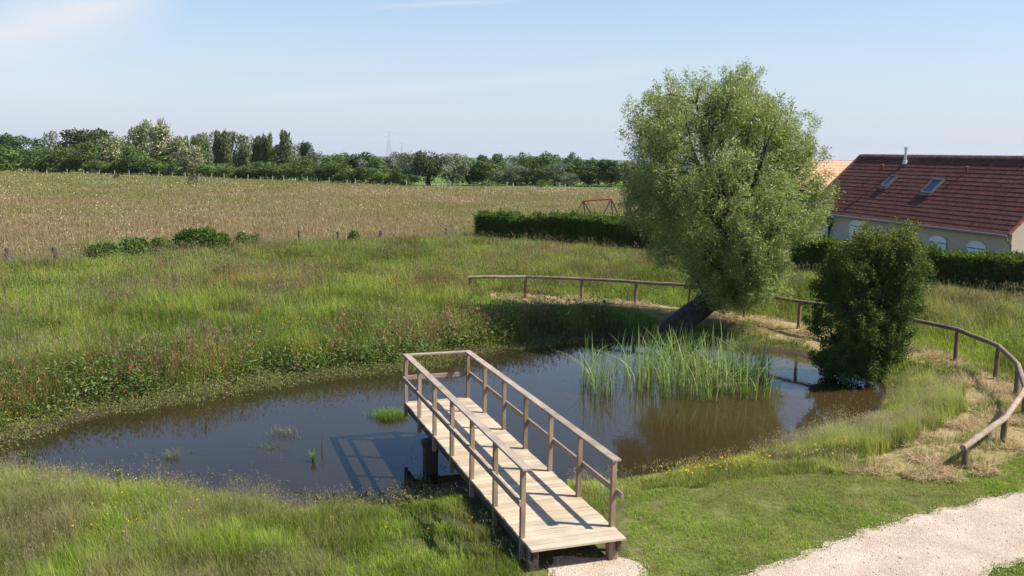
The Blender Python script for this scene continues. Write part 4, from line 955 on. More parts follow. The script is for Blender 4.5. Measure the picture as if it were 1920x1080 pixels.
for i, (px, ty, wpx, row, kd, lab) in enumerate(TREES):
    by = edge_y(px) - (1.0, 3.4, 5.4, 7, 13)[row] - (1.5 if px > 860 and row < 3 else 0)
    q = at(px, by, 0.4); Y = q[1]
    H = (atY(px, ty, Y)[2] - 0.4)*1.09
    Wd = abs(atY(px+wpx/2, ty, Y)[0] - atY(px-wpx/2, ty, Y)[0])
    cnt[kd] = cnt.get(kd, 0) + 1; cm, tm = KIND[kd][cnt[kd] % len(KIND[kd])]
    t = empty(NAMES[kd], (q[0], q[1], ground_z(q[:1], q[1:2])[0]), random.uniform(0, 6.28)); prop(t, lab, 'tree' if kd not in ('bush', 'low') else 'bush')
    co = obj('crown', cm, t); to = obj('trunk', tm, t)
    sx = Wd/(0.62 if kd != 'poplar' else 0.70)*random.uniform(1.0, 1.15)
    for o_ in (co, to): o_.scale = (sx, sx, H*1.02)
# bare poplar
q = at(305, edge_y(305)-4.2, 0.4); Hb = atY(305, 219, q[1])[2] - 0.4
bp = MB(); bp.tube([(0, 0, 0), (0.1, 0, Hb*0.5), (0, 0, Hb)], [0.25, 0.16, 0.03], 6)
for i in range(46):
    z0 = Hb*random.uniform(0.3, 0.9); a = random.uniform(0, 6.28); L = Hb*(0.98-z0/Hb)*random.uniform(0.4, 0.8)+0.6; rr = 0.36*L
    bp.tube([(0, 0, z0), (math.cos(a)*rr*.7, math.sin(a)*rr*.7, z0+L*0.45), (math.cos(a)*rr, math.sin(a)*rr, z0+L)], [0.11, 0.08, 0.04], 4)
t = empty('bare_poplar', tuple(q[:2]) + (0.4,)); prop(t, 'leafless pinkish grey poplar rising above the blossoming trees', 'tree'); bp.build('branches', plain('bare_wood', (0.25, 0.20, 0.18), 0.9), t)

# low bushes on the green strip beyond the field
for px0, px1, py_, h_, lab in ((950, 985, 349, 1.0, 'low hedge bush on the green strip beyond the field'), (885, 945, 351, 1.0, 'long low green bank of bushes at the right far edge of the field'), (1005, 1025, 353, 1.3, 'small dark bush on the green strip right of the low bank'), (1085, 1180, 356, 0.9, 'low dark bushes at the far edge beside the willow crown')):
    thicket('strip_bush', px0, px1, py_, h_, 1.2, lab, GREEN[0], 900, 20+px0)
# distant ridge
hl = MB(); xs = np.linspace(-1800, 2600, 60); V = []
for x_ in xs:
    h = 14 + 8*vnoise(np.array([x_]), np.array([0.0]), 400, 171)[0]; V += [(x_, 2800, -52), (x_, 3060, -38+h*0.4), (x_, 3400, -36+h), (x_, 4200, -52)]
hl.add(V, [(i*4+k, i*4+4+k, i*4+5+k, i*4+k+1) for i in range(59) for k in range(3)])
hills = hl.build('hills', plain('far_woods', (0.05, 0.08, 0.035), 0.95, noise=0.4, scale=0.02), smooth=True); prop(hills, kind='structure')

# ------------------------------------------------------------------ footbridge
br = empty('footbridge', (BR_O[0], BR_O[1], 0.45), BR_YAW); prop(br, 'weathered wooden footbridge platform with handrails reaching into the pond', 'footbridge')
zd = BR_Z - 0.45; LN = BR_BAY*6
dk = MB(); s0 = -0.42; pw = 0.148; i = 0
while s0 < LN + 0.02:
    tnt = random.uniform(0.78, 1.12); warm = random.uniform(-0.03, 0.03)
    wd = pw - random.uniform(0.008, 0.014)
    Mr = Matrix.Rotation(random.uniform(-0.002, 0.002), 3, 'Z') @ Matrix.Rotation(random.uniform(-0.008, 0.008), 3, 'X')
    dk.box((BR_W/2 + random.uniform(-0.006, 0.006), s0+pw/2, zd-0.0175+random.uniform(-0.0015, 0.0015)), (BR_W+0.07+random.uniform(-0.008, 0.008), wd, 0.035), (tnt+warm, tnt, tnt-warm), Mr, ch=0.003)
    s0 += pw
dk.build('deck', M_DECK, br)
for side in (0, 1):
    sx = -1 if side == 0 else 1; x0 = 0 if side == 0 else BR_W
    bm_ = MB(); bm_.box((x0 - sx*0.045, LN/2-0.12, zd-0.035-0.085-0.002), (0.06, LN+0.5, 0.17), (1, 1, 1), ch=0.004); bm_.build('beam', M_BEAM, br)
    for i in range(7):
        pm = MB(); tn = random.uniform(0.8, 1.25); drop = -0.32
        pm.box((x0 + sx*0.012, BR_BAY*i, (zd+0.967+zd-0.20+drop*0.3)/2), (0.068, 0.068, 0.967+0.20-drop*0.3), (tn*1.03, tn, tn*0.96), Matrix.Rotation(random.uniform(-0.006, 0.006), 3, 'Y'), ch=0.004)
        pm.build('post', M_POST, br)
    hr = MB(); a0 = -0.12; Ltot = LN+0.06-a0
    for (u0, u1) in ((a0, 2.55), (2.554, LN+0.06)):
        tn = random.uniform(0.92, 1.12); hr.box((x0 - sx*0.0, (u0+u1)/2, zd+0.985), (0.135, u1-u0, 0.033), (tn, tn, tn), ch=0.004)
    hr.build('handrail', M_RAIL, br)
    mr = MB()
    ms = -0.19 if side else -0.05
    mr.box((x0 + sx*0.064, (ms+LN+0.06)/2, zd+0.50), (0.034, LN+0.06-ms, 0.09), (0.9, 0.9, 0.9), ch=0.004); mr.build('mid_rail', M_RAIL, br)
er = MB(); er.box((BR_W/2, LN+0.0, zd+0.985), (BR_W-0.137, 0.11, 0.033), (1.2, 1.2, 1.2), ch=0.004); er.build('handrail', M_RAILX, br)
er = MB(); er.box((BR_W/2, LN+0.052, zd+0.50), (BR_W+0.06, 0.034, 0.09), (1.05, 1.0, 0.96), ch=0.004); er.build('mid_rail', M_RAILX, br)
for (u, v_, w_, top) in ((0.02, 5.15, 0.24, -0.21), (BR_W-0.02, 5.15, 0.24, -0.21), (0.06, -0.22, 0.13, -0.04), (BR_W-0.1, -0.25, 0.13, -0.04)):
    pm = MB(); pm.box((u, v_, (zd+top-1.2)/2-0.0), (w_, w_, zd+top+1.2), (0.9, 0.85, 0.8), ch=0.01); pm.build('pile', M_BEAM if w_ > 0.2 else M_POST, br)
cbm = MB(); cbm.box((BR_W/2, 5.15, zd-0.035-0.17-0.06), (BR_W+0.3, 0.16, 0.105), ch=0.01); cbm.build('cross_beam', M_BEAM, br)

# ------------------------------------------------------------------ round-pole fence
fo = (FENCE_W[0][0], FENCE_W[0][1], 0.45)
fn = empty('round_pole_fence', fo); prop(fn, 'low weathered round-pole fence curving round the back of the pond', 'fence')
hts = [0.80, 0.86, 0.86, 0.90, 0.93, 0.93, 0.93, 0.95, 0.97, 0.90, 0.83, 0.72, 0.60, 0.46]
FT = []
for i, ((x_, y_), h) in enumerate(zip(FENCE_W, hts)):
    z = float(ground_z(np.array([x_]), np.array([y_]))[0]); FT.append(Vector((x_-fo[0], y_-fo[1], z-fo[2]+h-0.06)))
    pm = MB(); tn = random.uniform(0.6, 0.95); lean_ = random.uniform(-0.03, 0.03)
    pm.tube([(x_-fo[0]+lean_, y_-fo[1], z-fo[2]-0.2), (x_-fo[0]+lean_*0.4, y_-fo[1], z-fo[2]+h*0.5), (x_-fo[0], y_-fo[1], z-fo[2]+h-0.075)], 0.056, 12, (tn, tn*0.9, tn*0.8)); pm.build('post', M_ROUND, fn, smooth=False)
for i in range(len(FT)-1):
    a, b2 = FT[i], FT[i+1]; d = (b2-a).normalized()
    if i == 0: a = a - d*0.08
    if i == len(FT)-2: b2 = b2 + d*0.10
    rm = MB(); tn = (1.25 if i in (0, 11, 12) else 0.85)*random.uniform(0.9, 1.1)
    rm.tube([a, a.lerp(b2, .33)+Vector((0, 0, random.uniform(-.012, .012))), a.lerp(b2, .67)+Vector((0, 0, random.uniform(-.012, .012))), b2], [0.058, 0.060, 0.059, 0.057], 14, (tn, tn, tn)); rm.build('rail', M_ROUND, fn, smooth=False)

# ------------------------------------------------------------------ meadow fence posts
for px, pb, pt, lean_, wd, lab in ((15, 487, 463, 0.0, 0.10, 'short grey fence post at the far left edge of the meadow'), (110, 488, 461, -0.14, 0.15, 'thick leaning dark fence post second from the left'),
        (484, 452, 437, 0.0, 0.12, 'fence post just right of the brambles'), (561, 447, 432, 0, 0.07, 'thin fence post, first one right of the bramble post'), (634, 445, 433, 0, 0.10, 'fence post left of the narrow green shrub'),
        (714, 443, 431, 0, 0.11, 'dark fence post right of the narrow green shrub'), (777, 441, 430, 0, 0.05, 'thinnest pale fence post, second left of the conifer hedge'), (836, 440, 427, 0, 0.08, 'dark fence post nearest the conifer hedge'), (1055, 449, 425, 0, 0.06, 'thin stake standing in front of the conifer hedge')):
    q = at(px, pb + 11, 0.4); h = atY(px, pt, q[1])[2] - 0.40
    o_ = empty('fence_post', tuple(q[:2]) + (0.38,)); prop(o_, lab, 'fence post', 'old posts along the meadow edge')
    pm = MB(); tn = random.uniform(0.7, 1.3)
    if px == 777: tn = 2.2
    pm.tube([(0, 0, -0.1), (lean_*0.5*h, 0, h*0.5), (lean_*h, 0, h*0.96), (lean_*h*1.0, 0, h)], [wd*0.95, wd, wd*1.0, wd*0.6], 8, (tn, tn, tn), rough=0.12); pm.build('post', M_OLDPOST, o_)
pm = MB(); pm.tube([(0, 0, -0.1), (0, 0, 0.6), (0.02, 0, 0.85)], [0.09, 0.08, 0.07], 7, (1, 1, 1)); base = pm.build('fence_post', plain('pale_concrete', (0.34, 0.33, 0.29), 0.9))
fpx = [(50, 330), (88, 330), (126, 330), (157, 330), (186, 331), (215, 331), (242, 331), (270, 332), (298, 332.5), (323, 333), (347, 333.5), (373, 334.5), (397, 335), (420, 336), (442, 336.5), (465, 337.5), (488, 338), (511, 339), (532, 340), (554, 341), (576, 342), (595, 343), (617, 343), (651, 344), (666, 344.5), (685, 345.5), (718, 347), (733, 348), (762, 349), (795, 350), (829, 352), (845, 352.5), (862, 353), (950, 354.5), (962, 355), (1049, 356.5), (1059, 357)]
for i, (px, py) in enumerate(fpx):
    q = at(px, edge_y(px)+0.8, 0.4); o_ = base if i == 0 else base.copy()
    if i: COL.objects.link(o_)
    o_.location = (q[0], q[1], 0.42); o_.scale = (1, 1, random.uniform(0.8, 1.25)); prop(o_, 'small pale post of the fence between the dry field and the tree line', 'fence post', 'pale posts along the far edge of the field')

# ------------------------------------------------------------------ swing
q1 = at(1094, 406, 0.4); Ys = q1[1]; q2 = at(1146, 402, 0.4)
M_RED = plain('red_paint', (0.62, 0.09, 0.05), 0.45, noise=0.15); M_STEEL = plain('dark_steel', (0.035, 0.04, 0.03), 0.7, noise=0.3)
A = atY(1094, 377, Ys); B = atY(1146, 373, Ys-1.5)
sw = empty('swing_frame', (A[0], A[1], 0.42)); prop(sw, 'red-topped metal swing frame standing behind the conifer hedge', 'swing frame')
A2 = Vector(A) - Vector((A[0], A[1], 0.42)); B2 = Vector(B) - Vector((A[0], A[1], 0.42))
pm = MB(); pm.tube([A2, B2], 0.085, 10); pm.build('crossbar', M_RED, sw)
ax = Vector((B2.x-A2.x, B2.y-A2.y, 0)).normalized(); nn_ = Vector((-ax.y, ax.x, 0))
for T in (A2, B2):
    for sg in (-1, 0.15, 1):
        pm = MB(); ft = Vector((T.x, T.y, -0.02)) + nn_*(0.9*sg) + ax*(0.42*sg + (0.1 if sg == 0.15 else 0)); pm.tube([T, ft], 0.055, 8); pm.build('leg', M_STEEL, sw)

# ------------------------------------------------------------------ house
ZE = 2.3; C_ = at(1890, 442, ZE); E_ = at(1507, 396.2, ZE)
d_ = (C_-E_); LH = np.linalg.norm(d_); d_ /= LH; n_v = np.array([-d_[1], d_[0], 0])      # into the house
RISE, HD = 3.72, 4.04
house = empty('house', (E_[0], E_[1], 0.3), math.atan2(d_[1], d_[0])); prop(house, 'beige single-storey house under a long dark red tiled roof', 'house')
# local frame: X along the eave (towards the camera), Y into the house, Z up from 0.3
Z0 = 0.3; ze = ZE - Z0; zr = ze + RISE
M_WALL = plain('render_wall', (0.52, 0.44, 0.34), 0.9, noise=0.06, scale=1.5, bump=0.1)
M_TILE = plain('roof_tile', (0.118, 0.045, 0.033), 0.85, noise=0.4, scale=5, spec=0.15, bump=0.2, attr=True)
M_RIDGE = plain('ridge_tile', (0.32, 0.19, 0.13), 0.8, noise=0.3, scale=8, attr=True)
M_WHITE = plain('white_paint', (0.78, 0.78, 0.78), 0.5, noise=0.05); M_BLACK = plain('black_iron', (0.02, 0.02, 0.02), 0.5)
M_ZINC = plain('zinc', (0.22, 0.22, 0.20), 0.5, metal=0.4); M_FLUE = plain('flue_metal', (0.62, 0.64, 0.62), 0.35, metal=0.5)
m_glass, n, out = mat('skylight_glass'); p = N(n, 'ShaderNodeBsdfPrincipled'); p.inputs['Base Color'].default_value = (0.03, 0.04, 0.07, 1); p.inputs['Roughness'].default_value = 0.06; n.links.new(p.outputs[0], out.inputs[0])
ov = 0.35                                                        # eave overhang
slope = math.atan2(RISE, HD); SL = math.hypot(RISE, HD)
wb = MB(); x0w, x1w = 0.25, LH-0.12; y0w = ov; y1w = 2*HD-ov
zw = ze + math.tan(slope)*ov - 0.06
zrw = zr - 0.08
wb.add([(x0w, y0w, -0.4), (x1w, y0w, -0.4), (x1w, y1w, -0.4), (x0w, y1w, -0.4), (x0w, y0w, zw-0.05), (x1w, y0w, zw-0.05), (x1w, y1w, zw-0.05), (x0w, y1w, zw-0.05), (x0w, HD, zrw-0.05), (x1w, HD, zrw-0.05)],
       [(0, 1, 5, 4), (2, 3, 7, 6), (1, 2, 6, 9, 5), (3, 0, 4, 8, 7), (4, 5, 9, 8), (6, 7, 8, 9)])
wb.build('wall', M_WALL, house)
NC = 17
for sidef in (0, 1):
    rb = MB(); cw = SL/NC
    for i in range(NC):
        s_a = i*cw; s_b = (i+1)*cw + 0.03
        ntile = int(LH/0.30)
        def rp(s, lift):                      # point across the slope
            yy = s*math.cos(slope); zz = ze + s*math.sin(slope) + lift
            return (yy if sidef == 0 else 2*HD-yy, zz)
        ya, za = rp(s_a, 0.05); yb, zb = rp(s_b, 0.020); yc, zc_ = rp(s_a, 0.0)
        if i == NC-1: yb, zb = rp(SL, 0.02)
        step = LH/ntile; rowt = random.uniform(0.93, 1.07)
        for j in range(ntile):
            xa, xb_ = j*step, (j+1)*step; tn = rowt*random.uniform(0.86, 1.12)
            xm1, xm2 = xa + step*0.30, xa + step*0.52; hp = 0.010 if sidef == 0 else 0
            V = []
            for xx, dz in ((xa, 0), (xm1, 0), (xm2, hp), (xb_-0.004, 0)): V += [(xx, ya, za+dz), (xx, yb, zb+dz), (xx, yc, zc_)]
            Fs = []
            for k in range(3): Fs += [(k*3, k*3+3, k*3+4, k*3+1), (k*3+2, k*3+5, k*3+3, k*3)]
            rb.add(V, Fs, (tn*1.0, tn*random.uniform(0.93, 1.05), tn))
    ra = rb.build('roof', M_TILE, house)
    if sidef == 0: roof0 = ra
    else: pass
rg_ = MB(); nr = int(LH/0.38)
for j in range(nr):
    xa = j*LH/nr; tn = random.uniform(0.85, 1.15)
    rg_.tube([(xa, HD, zr+0.03), (xa+LH/nr+0.03, HD, zr+0.045)], [0.115, 0.125], 10, (tn, tn, tn))
rg_.build('ridge', M_RIDGE, house)
nv_ = 16
for xx in (LH-0.02, 0.02):
    vb = MB()
    for j in range(nv_):
        s_ = (j+0.5)*SL/nv_; vb.box((xx + (0.02 if xx > 1 else -0.02), s_*math.cos(slope), ze + s_*math.sin(slope) + 0.045), (0.16, SL/nv_-0.02, 0.13), (random.uniform(0.9, 1.1)*2.2,)*3, Matrix.Rotation(slope+0.02, 3, 'X'), ch=0.01)
    vb.build('verge_tiles', M_TILE, house)
gt = MB(); gt.tube([(-0.1, -0.09, ze-0.03), (LH+0.03, -0.09, ze-0.03)], 0.075, 10); gt.build('gutter', M_ZINC, house)
dp = MB(); dp.tube([(LH-0.05, -0.09, ze-0.05), (LH-0.05, 0.02, ze-0.25), (LH-0.07, ov-0.07, ze-0.45), (LH-0.07, ov-0.07, -0.3)], 0.05, 8); dp.build('downpipe', M_ZINC, house)
fb = MB(); fb.box((LH/2, 0.03, ze-0.02), (LH-0.3, 0.05, 0.15), (1, 1, 1)); fb.build('fascia', plain('fascia_paint', (0.40, 0.34, 0.26), 0.7), house)
def hproj(px, py, face='wall'):
    """where the sight line meets the front wall or the roof slope, in house space"""
    d = ray(px, py); o = np.array([0, 0, CZ]) - np.array([E_[0], E_[1], Z0])
    ex, ey, ez = d_, n_v, np.array([0, 0, 1.0])
    ol = np.array([o@ex, o@ey, o@ez]); dl = np.array([d@ex, d@ey, d@ez])
    if face == 'wall': t = (ov - ol[1])/dl[1]
    else:
        nrm = np.array([0, -math.sin(slope), math.cos(slope)]); p0 = np.array([0, 0, ze+0.06]); t = ((p0-ol)@nrm)/(dl@nrm)
    return ol + dl*t
def shutters(px0, px1, pyt, hh):
    a = hproj(px0, pyt); b2 = hproj(px1, pyt + (px1-px0)*0.09); xm = (a[0]+b2[0])/2; W_ = abs(b2[0]-a[0]); top = (a[2]+b2[2])/2
    wn = MB(); wn.box((xm, ov-0.01, top-hh/2-0.1), (W_*0.9, 0.04, hh-0.3)); wo_ = wn.build('window', M_BLACK, house)
    for sg in (-1, 1):
        sm = MB(); hw_ = W_/2 - 0.01; cx = xm + sg*W_/4; V = []; K = 8
        prof = [(-hw_/2, -hh), (hw_/2, -hh)]
        for k in range(K+1):
            u = hw_/2 - hw_*k/K; gx_ = u + sg*W_/4; prof.append((u, -0.22*(abs(gx_)/(W_/2))**2.2))
        for yy in (ov-0.045, ov-0.085): V += [(cx+u, yy, top+zz) for u, zz in prof]
        m_ = len(prof); Fs = [tuple(range(m_)), tuple(range(2*m_-1, m_-1, -1))] + [(k, (k+1) % m_, m_+(k+1) % m_, m_+k) for k in range(m_)]
        sm.add(V, Fs); so_ = sm.build('shutter', M_WHITE, house)
        for zz in (-0.38, -hh+0.25):
            hm = MB(); hm.box((cx, ov-0.093, top+zz), (hw_*0.86, 0.012, 0.045)); hm.build('hinge_strap', M_BLACK, so_)
shutters(1745, 1777, 440.5, 1.25); shutters(1817, 1852, 450.5, 1.25); shutters(1596, 1626, 411.5, 1.3)
def skylight(pxa, pya, pxb, pyb, wpx):
    a = hproj(pxa, pya, 'roof'); b2 = hproj(pxb, pyb, 'roof'); s_a = a[1]/math.cos(slope); s_b = b2[1]/math.cos(slope); sc_ = (s_a+s_b)/2; L = abs(s_a-s_b); xm = (a[0]+b2[0])/2
    w_ = abs(hproj(pxa+wpx/2, pya, 'roof')[0]-hproj(pxa-wpx/2, pya, 'roof')[0]); Mx = Matrix.Rotation(slope, 3, 'X')
    c0 = Vector((xm, sc_*math.cos(slope), ze+sc_*math.sin(slope))) + Vector((0, -math.sin(slope), math.cos(slope)))*0.12
    fr = MB()
    for (u, v_, a_x, b_y) in ((-w_/2, 0, 0.07, L), (w_/2, 0, 0.07, L), (0, -L/2, w_+0.07, 0.1), (0, L/2, w_+0.07, 0.1)): fr.box(c0 + Mx @ Vector((u, v_, 0.0)), (a_x, b_y, 0.14 if a_x < 0.1 else 0.13), (1, 1, 1), Mx)
    fo_ = fr.build('skylight', plain('skylight_frame', (0.16, 0.16, 0.15), 0.4, metal=0.3), house)
    gm = MB(); gm.box(c0 + Mx @ Vector((0, 0, 0.02)), (w_-0.072, L-0.102, 0.03), (1, 1, 1), Mx); gm.build('pane', m_glass, fo_)
    fl = MB(); fl.box(c0 + Mx @ Vector((0, -L/2-0.12, -0.03)), (w_+0.2, 0.14, 0.02), (1, 1, 1), Mx); fl.build('flashing', M_ZINC, fo_)
skylight(1678, 331, 1661, 350, 11); skylight(1763, 338, 1738, 362, 20)
a = hproj(1697, 306, 'roof'); top = atY(1699, 279, (a[0]*d_[1] + a[1]*n_v[1] + E_[1]))[2] - Z0
fm = MB(); fm.tube([(a[0], a[1], a[2]-0.05), (a[0], a[1], top)], 0.085, 12); fm.tube([(a[0], a[1], top-0.02), (a[0], a[1], top+0.10)], [0.13, 0.13], 12); fm.tube([(a[0], a[1], a[2]-0.06), (a[0], a[1], a[2]+0.22)], [0.17, 0.10], 12); fm.build('flue', M_FLUE, house)
for px, py in ((1654, 317), (1812, 322)):
    a = hproj(px, py, 'roof'); vm = MB(); vm.tube([(a[0], a[1], a[2]-0.05), (a[0], a[1], a[2]+0.26)], 0.07, 10, (1.6, 1.5, 1.5)); vm.tube([(a[0], a[1], a[2]+0.26), (a[0], a[1], a[2]+0.32)], [0.11, 0.06], 10, (1.8, 1.7, 1.7)); vm.build('roof_vent', M_TILE, house)

# second house behind, pale terracotta roof
Y2 = 86.0
e0 = atY(1540, 340, Y2); 
h2 = empty('neighbour_house', (e0[0], e0[1], 0.3), R_(18)); prop(h2, 'grey-walled house with an orange tiled roof just visible behind the willow', 'house')
zt = atY(1560, 302, Y2)[2] - 0.3; zb_ = atY(1560, 345, Y2)[2] - 0.3
wl2 = MB(); wl2.add([(-1.6, 0, -.4), (9, 0, -.4), (9, 8, -.4), (-1.6, 8, -.4), (-1.6, 0, zb_-0.6), (9, 0, zb_-0.6), (9, 8, zb_-0.6), (-1.6, 8, zb_-0.6), (-1.6, 4, zt-0.15), (9, 4, zt-0.15)], [(0, 1, 5, 4), (2, 3, 7, 6), (1, 2, 6, 9, 5), (3, 0, 4, 8, 7), (4, 5, 9, 8), (6, 7, 8, 9)]); wl2.build('wall', plain('grey_render', (0.42, 0.41, 0.39), 0.9), h2)
rf2 = MB(); K = 12
for sd_ in (0, 1):
    for i in range(K):
        t0, t1 = i/K, (i+1)/K
        y0, y1 = -0.5+4.5*t0, -0.5+4.5*t1+0.03; z0_, z1_ = zb_-0.9+(zt-zb_+0.9)*t0, zb_-0.9+(zt-zb_+0.9)*t1
        if sd_: y0, y1 = 8-y0, 8-y1
        rf2.add([(-2.0, y0, z0_+0.09), (9.3, y0, z0_+0.09), (9.3, y1, z1_+0.05), (-2.0, y1, z1_+0.05), (-2.0, y0, z0_), (9.3, y0, z0_)], [(0, 1, 2, 3), (4, 5, 1, 0)], (random.uniform(.9, 1.1),)*3)
rf2.build('roof', plain('orange_tile', (0.50, 0.29, 0.18), 0.85, noise=0.25, scale=5, attr=True), h2)

# ------------------------------------------------------------------ reeds
def reed(name, px0, px1, py0, py1, n, h0, h1, label, seed):
    P = poly([(px0, py0), (px1, py0), (px1, py1), (px0, py1)], 0.0); lo, hi = P.min(0), P.max(0)
    x, y = boxpts(n*5, lo[0], hi[0], lo[1], hi[1]); c0 = P.mean(0); rr = (hi-lo)/2
    k = inpoly(x, y, P) & ((((x-c0[0])/rr[0])**2 + ((y-c0[1])/rr[1])**2) < 1.05) & (vnoise(x, y, 0.35, seed) > 0.40); x, y = x[k][:n], y[k][:n]; nn = len(x)
    o = (c0[0], c0[1], 0.0); t = empty(name, o); prop(t, label, 'reeds')
    B = np.column_stack([x-o[0], y-o[1], np.full(nn, -0.05)]); H = rng.uniform(h0, h1, nn)*1.12
    c = pick([(0.20, 0.32, 0.075), (0.27, 0.38, 0.11), (0.14, 0.23, 0.05), (0.37, 0.42, 0.18)], nn)
    bent = np.where(rng.uniform(size=nn) < 0.45, 0.8, 0.22)
    az = rng.normal(0.4, 1.5, nn)
    V = blades(B, H, rng.uniform(0.014, 0.026, nn), c, bent, 6, az=az)
    leaves_obj('leaves', V, M_LEAF, t)
reed('reed_clump', 1086, 1122, 706, 738, 42, 0.8, 1.45, 'leftmost slender clump of reeds, standing apart in open water', 1)
reed('reed_clump', 1112, 1152, 722, 748, 55, 0.8, 1.45, 'small reed clump second from the left in open water', 2)
reed('reed_clump', 1152, 1206, 690, 740, 60, 0.8, 1.5, 'loose reed clump between the open-water clumps and the dense bed', 3)
reed('reed_clump', 1200, 1445, 682, 755, 860, 0.7, 1.45, 'large dense bed of light green reeds in front of the willow trunk', 4)

def tuft(name, px, py, n, h, spread, label, pal, z=0.0, wv=0.008, bend=0.6):
    q = at(px, py, z); t = empty(name, (q[0], q[1], z)); prop(t, label, 'grass tuft')
    B = np.column_stack([rng.normal(0, spread, n), rng.normal(0, spread*0.8, n), np.full(n, -0.02)])
    leaves_obj('blades', blades(B, rng.uniform(h*0.5, h, n), wv, pick(pal, n), bend, 4), M_GRASS, t)
BG = [(0.13, 0.22, 0.04), (0.17, 0.26, 0.06), (0.10, 0.17, 0.03)]
tuft('grass_tuft', 732, 782, 900, 0.30, 0.20, 'bright green grass tuft in the water left of the footbridge', BG, bend=0.9)
tuft('grass_tuft', 322, 858, 60, 0.32, 0.06, 'small pale grass tuft in the water at the left', [(0.20, 0.24, 0.09), (0.16, 0.2, 0.07)], bend=1.0)
tuft('grass_tuft', 530, 815, 110, 0.28, 0.16, 'sparse thin tuft in the middle of the left water', [(0.18, 0.21, 0.09)], bend=0.8)
tuft('grass_tuft', 512, 840, 150, 0.12, 0.20, 'flat half-submerged weed patch below the sparse thin tuft', [(0.12, 0.15, 0.05)], bend=1.1)
tuft('water_plant', 588, 866, 16, 0.32, 0.008, 'single broad-leaved green plant standing in the dark water', [(0.13, 0.18, 0.05)], wv=0.04, bend=0.35)
tuft('water_plant', 604, 845, 14, 0.45, 0.006, 'wispy stalk in the water beside the broad-leaved plant', [(0.12, 0.15, 0.06)], wv=0.006, bend=0.15)
tuft('water_plant', 386, 803, 12, 0.3, 0.006, 'short thin stalk in the left water near the far bank', [(0.10, 0.10, 0.05)], wv=0.008, bend=0.2)
tuft('water_plant', 52, 868, 26, 0.42, 0.05, 'leafy weed at the left tip of the pond', [(0.09, 0.13, 0.04)], wv=0.03, bend=0.4)
# flowering spike on the near bank
q = at(226, 925, 0.28); sp = empty('flower_spike', (q[0], q[1], 0.2)); sp.scale = (0.8, 0.8, 0.62); prop(sp, 'single tall yellow-green flower spike on the near left bank', 'flower')
st = MB(); st.tube([(0, 0, 0), (0.01, 0, 0.4), (-0.01, 0, 0.78)], [0.010, 0.008, 0.004], 6, (1.4, 2.0, 0.8)); st.build('stem', M_BARK, sp)
nn = 420; zz = rng.uniform(0.1, 0.78, nn); a = rng.uniform(0, 6.28, nn); rr = 0.02 + 0.035*(0.8-zz); Pq = np.column_stack([np.cos(a)*rr*0.3, np.sin(a)*rr*0.3, zz])
leaves_obj('blossoms', cards(Pq, np.column_stack([np.cos(a), np.sin(a), np.full(nn, 0.5)]), rdir(nn), 0.04+rr, 0.022, pick([(0.36, 0.38, 0.09), (0.24, 0.30, 0.07)], nn)), M_LEAF, sp)

# garden yucca by the house
q = at(1563, 470, 0.4); yq = np.array([q[0]+1.2, q[1]+4.5]); yk = empty('garden_yucca', (yq[0], yq[1], 0.35)); prop(yk, 'dark spiky garden plant behind the hedge between willow and bush', 'plant')
nn = 70; leaves_obj('leaves', blades(np.column_stack([rng.normal(0, .05, nn), rng.normal(0, .05, nn), rng.uniform(0.9, 1.3, nn)]), rng.uniform(0.6, 1.0, nn), 0.06, pick([(0.05, 0.07, 0.03)], nn), 0.8, 4), M_LEAF, yk)
st = MB(); st.tube([(0, 0, -0.1), (0, 0, 1.3)], [0.10, 0.07], 8); st.build('trunk', M_BARK, yk)

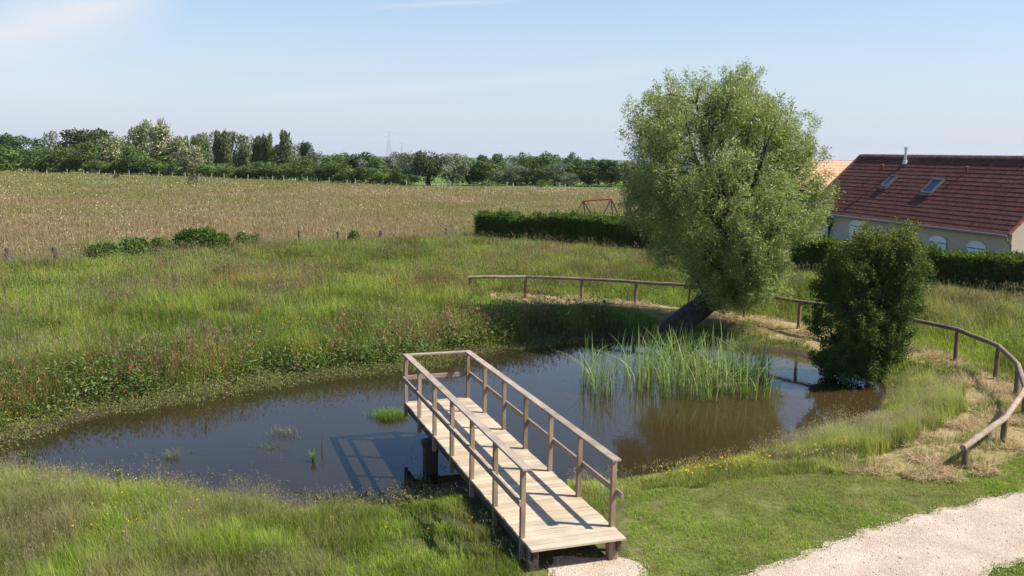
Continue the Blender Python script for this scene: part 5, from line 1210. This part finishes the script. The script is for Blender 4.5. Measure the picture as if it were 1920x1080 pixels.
# ------------------------------------------------------------------ pylon with wires, far away
M_PYL = plain('galvanised_steel', (0.55, 0.58, 0.60), 0.6)
def pylon(px, pt, Y, label, sc_=1.0):
    T = atY(px, pt, Y); t = empty('power_pylon', (T[0], Y, -1.5)); prop(t, label, 'pylon'); H = T[2] + 1.5
    m_ = MB(); 
    for sx in (-1, 1):
        for sy in (-1, 1): m_.tube([(sx*2.6*sc_, sy*2.6*sc_, 0), (sx*0.7*sc_, sy*0.7*sc_, H*0.7), (0, 0, H)], 0.06, 3)
    for i in range(9):
        z0, z1 = H*0.7*i/9, H*0.7*(i+1)/9; w0, w1 = (2.6-1.9*i/9)*sc_, (2.6-1.9*(i+1)/9)*sc_
        for sy in (-1, 1): m_.tube([(-w0, sy*w0, z0), (w1, sy*w1, z1)], 0.06, 3); m_.tube([(w0, sy*w0, z0), (-w1, sy*w1, z1)], 0.06, 3)
    m_.build('tower', M_PYL, t)
    a_ = MB(); a_.tube([(-4.5*sc_, 0, H*0.97), (4.5*sc_, 0, H*0.97)], 0.12, 4); a_.tube([(-3.5*sc_, 0, H*0.8), (3.5*sc_, 0, H*0.8)], 0.12, 4); a_.build('crossarm', M_PYL, t)
    return T
T1 = pylon(729, 246, 800, 'pale grey electricity pylon far behind the tree line')
T2 = pylon(753, 268, 1250, 'smaller and farther of the two pale electricity pylons', 0.8)
for (a, b2, sag, lab) in (((729, 249, 800), (1290, 290, 700), 6, 'upper right power line from the pylon towards the willow'), ((729, 262, 800), (1030, 303, 700), 5, 'lower right power line from the pylon'), ((729, 250, 800), (520, 280, 700), 5, 'upper left power line from the pylon'), ((729, 262, 800), (560, 290, 700), 4, 'lower left power line from the pylon')):
    A = Vector(atY(*a)); B = Vector(atY(*b2)); pts = [A.lerp(B, t) - Vector((0, 0, sag*4*t*(1-t))) for t in np.linspace(0, 1, 24)]
    o_ = MB(); o_.tube([p_ - A for p_ in pts], 0.045, 4); oo = o_.build('power_line', M_PYL); oo.location = A; prop(oo, lab, 'power line')

# ------------------------------------------------------------------ haze
hb = MB(); hb.box((0, 3600, -12), (12000, 8000, 110)); 
m_h = bpy.data.materials.new('haze'); m_h.use_nodes = True; n = m_h.node_tree; n.nodes.clear(); out = N(n, 'ShaderNodeOutputMaterial')
pv_ = N(n, 'ShaderNodeVolumePrincipled'); pv_.inputs['Density'].default_value = 0.00007; pv_.inputs['Color'].default_value = (0.86, 0.92, 1.0, 1); pv_.inputs['Anisotropy'].default_value = 0.2
n.links.new(pv_.outputs[0], out.inputs['Volume'])
hz_o = hb.build('haze', m_h); prop(hz_o, 'thin pale haze lying over the whole landscape', 'haze', kind='stuff')
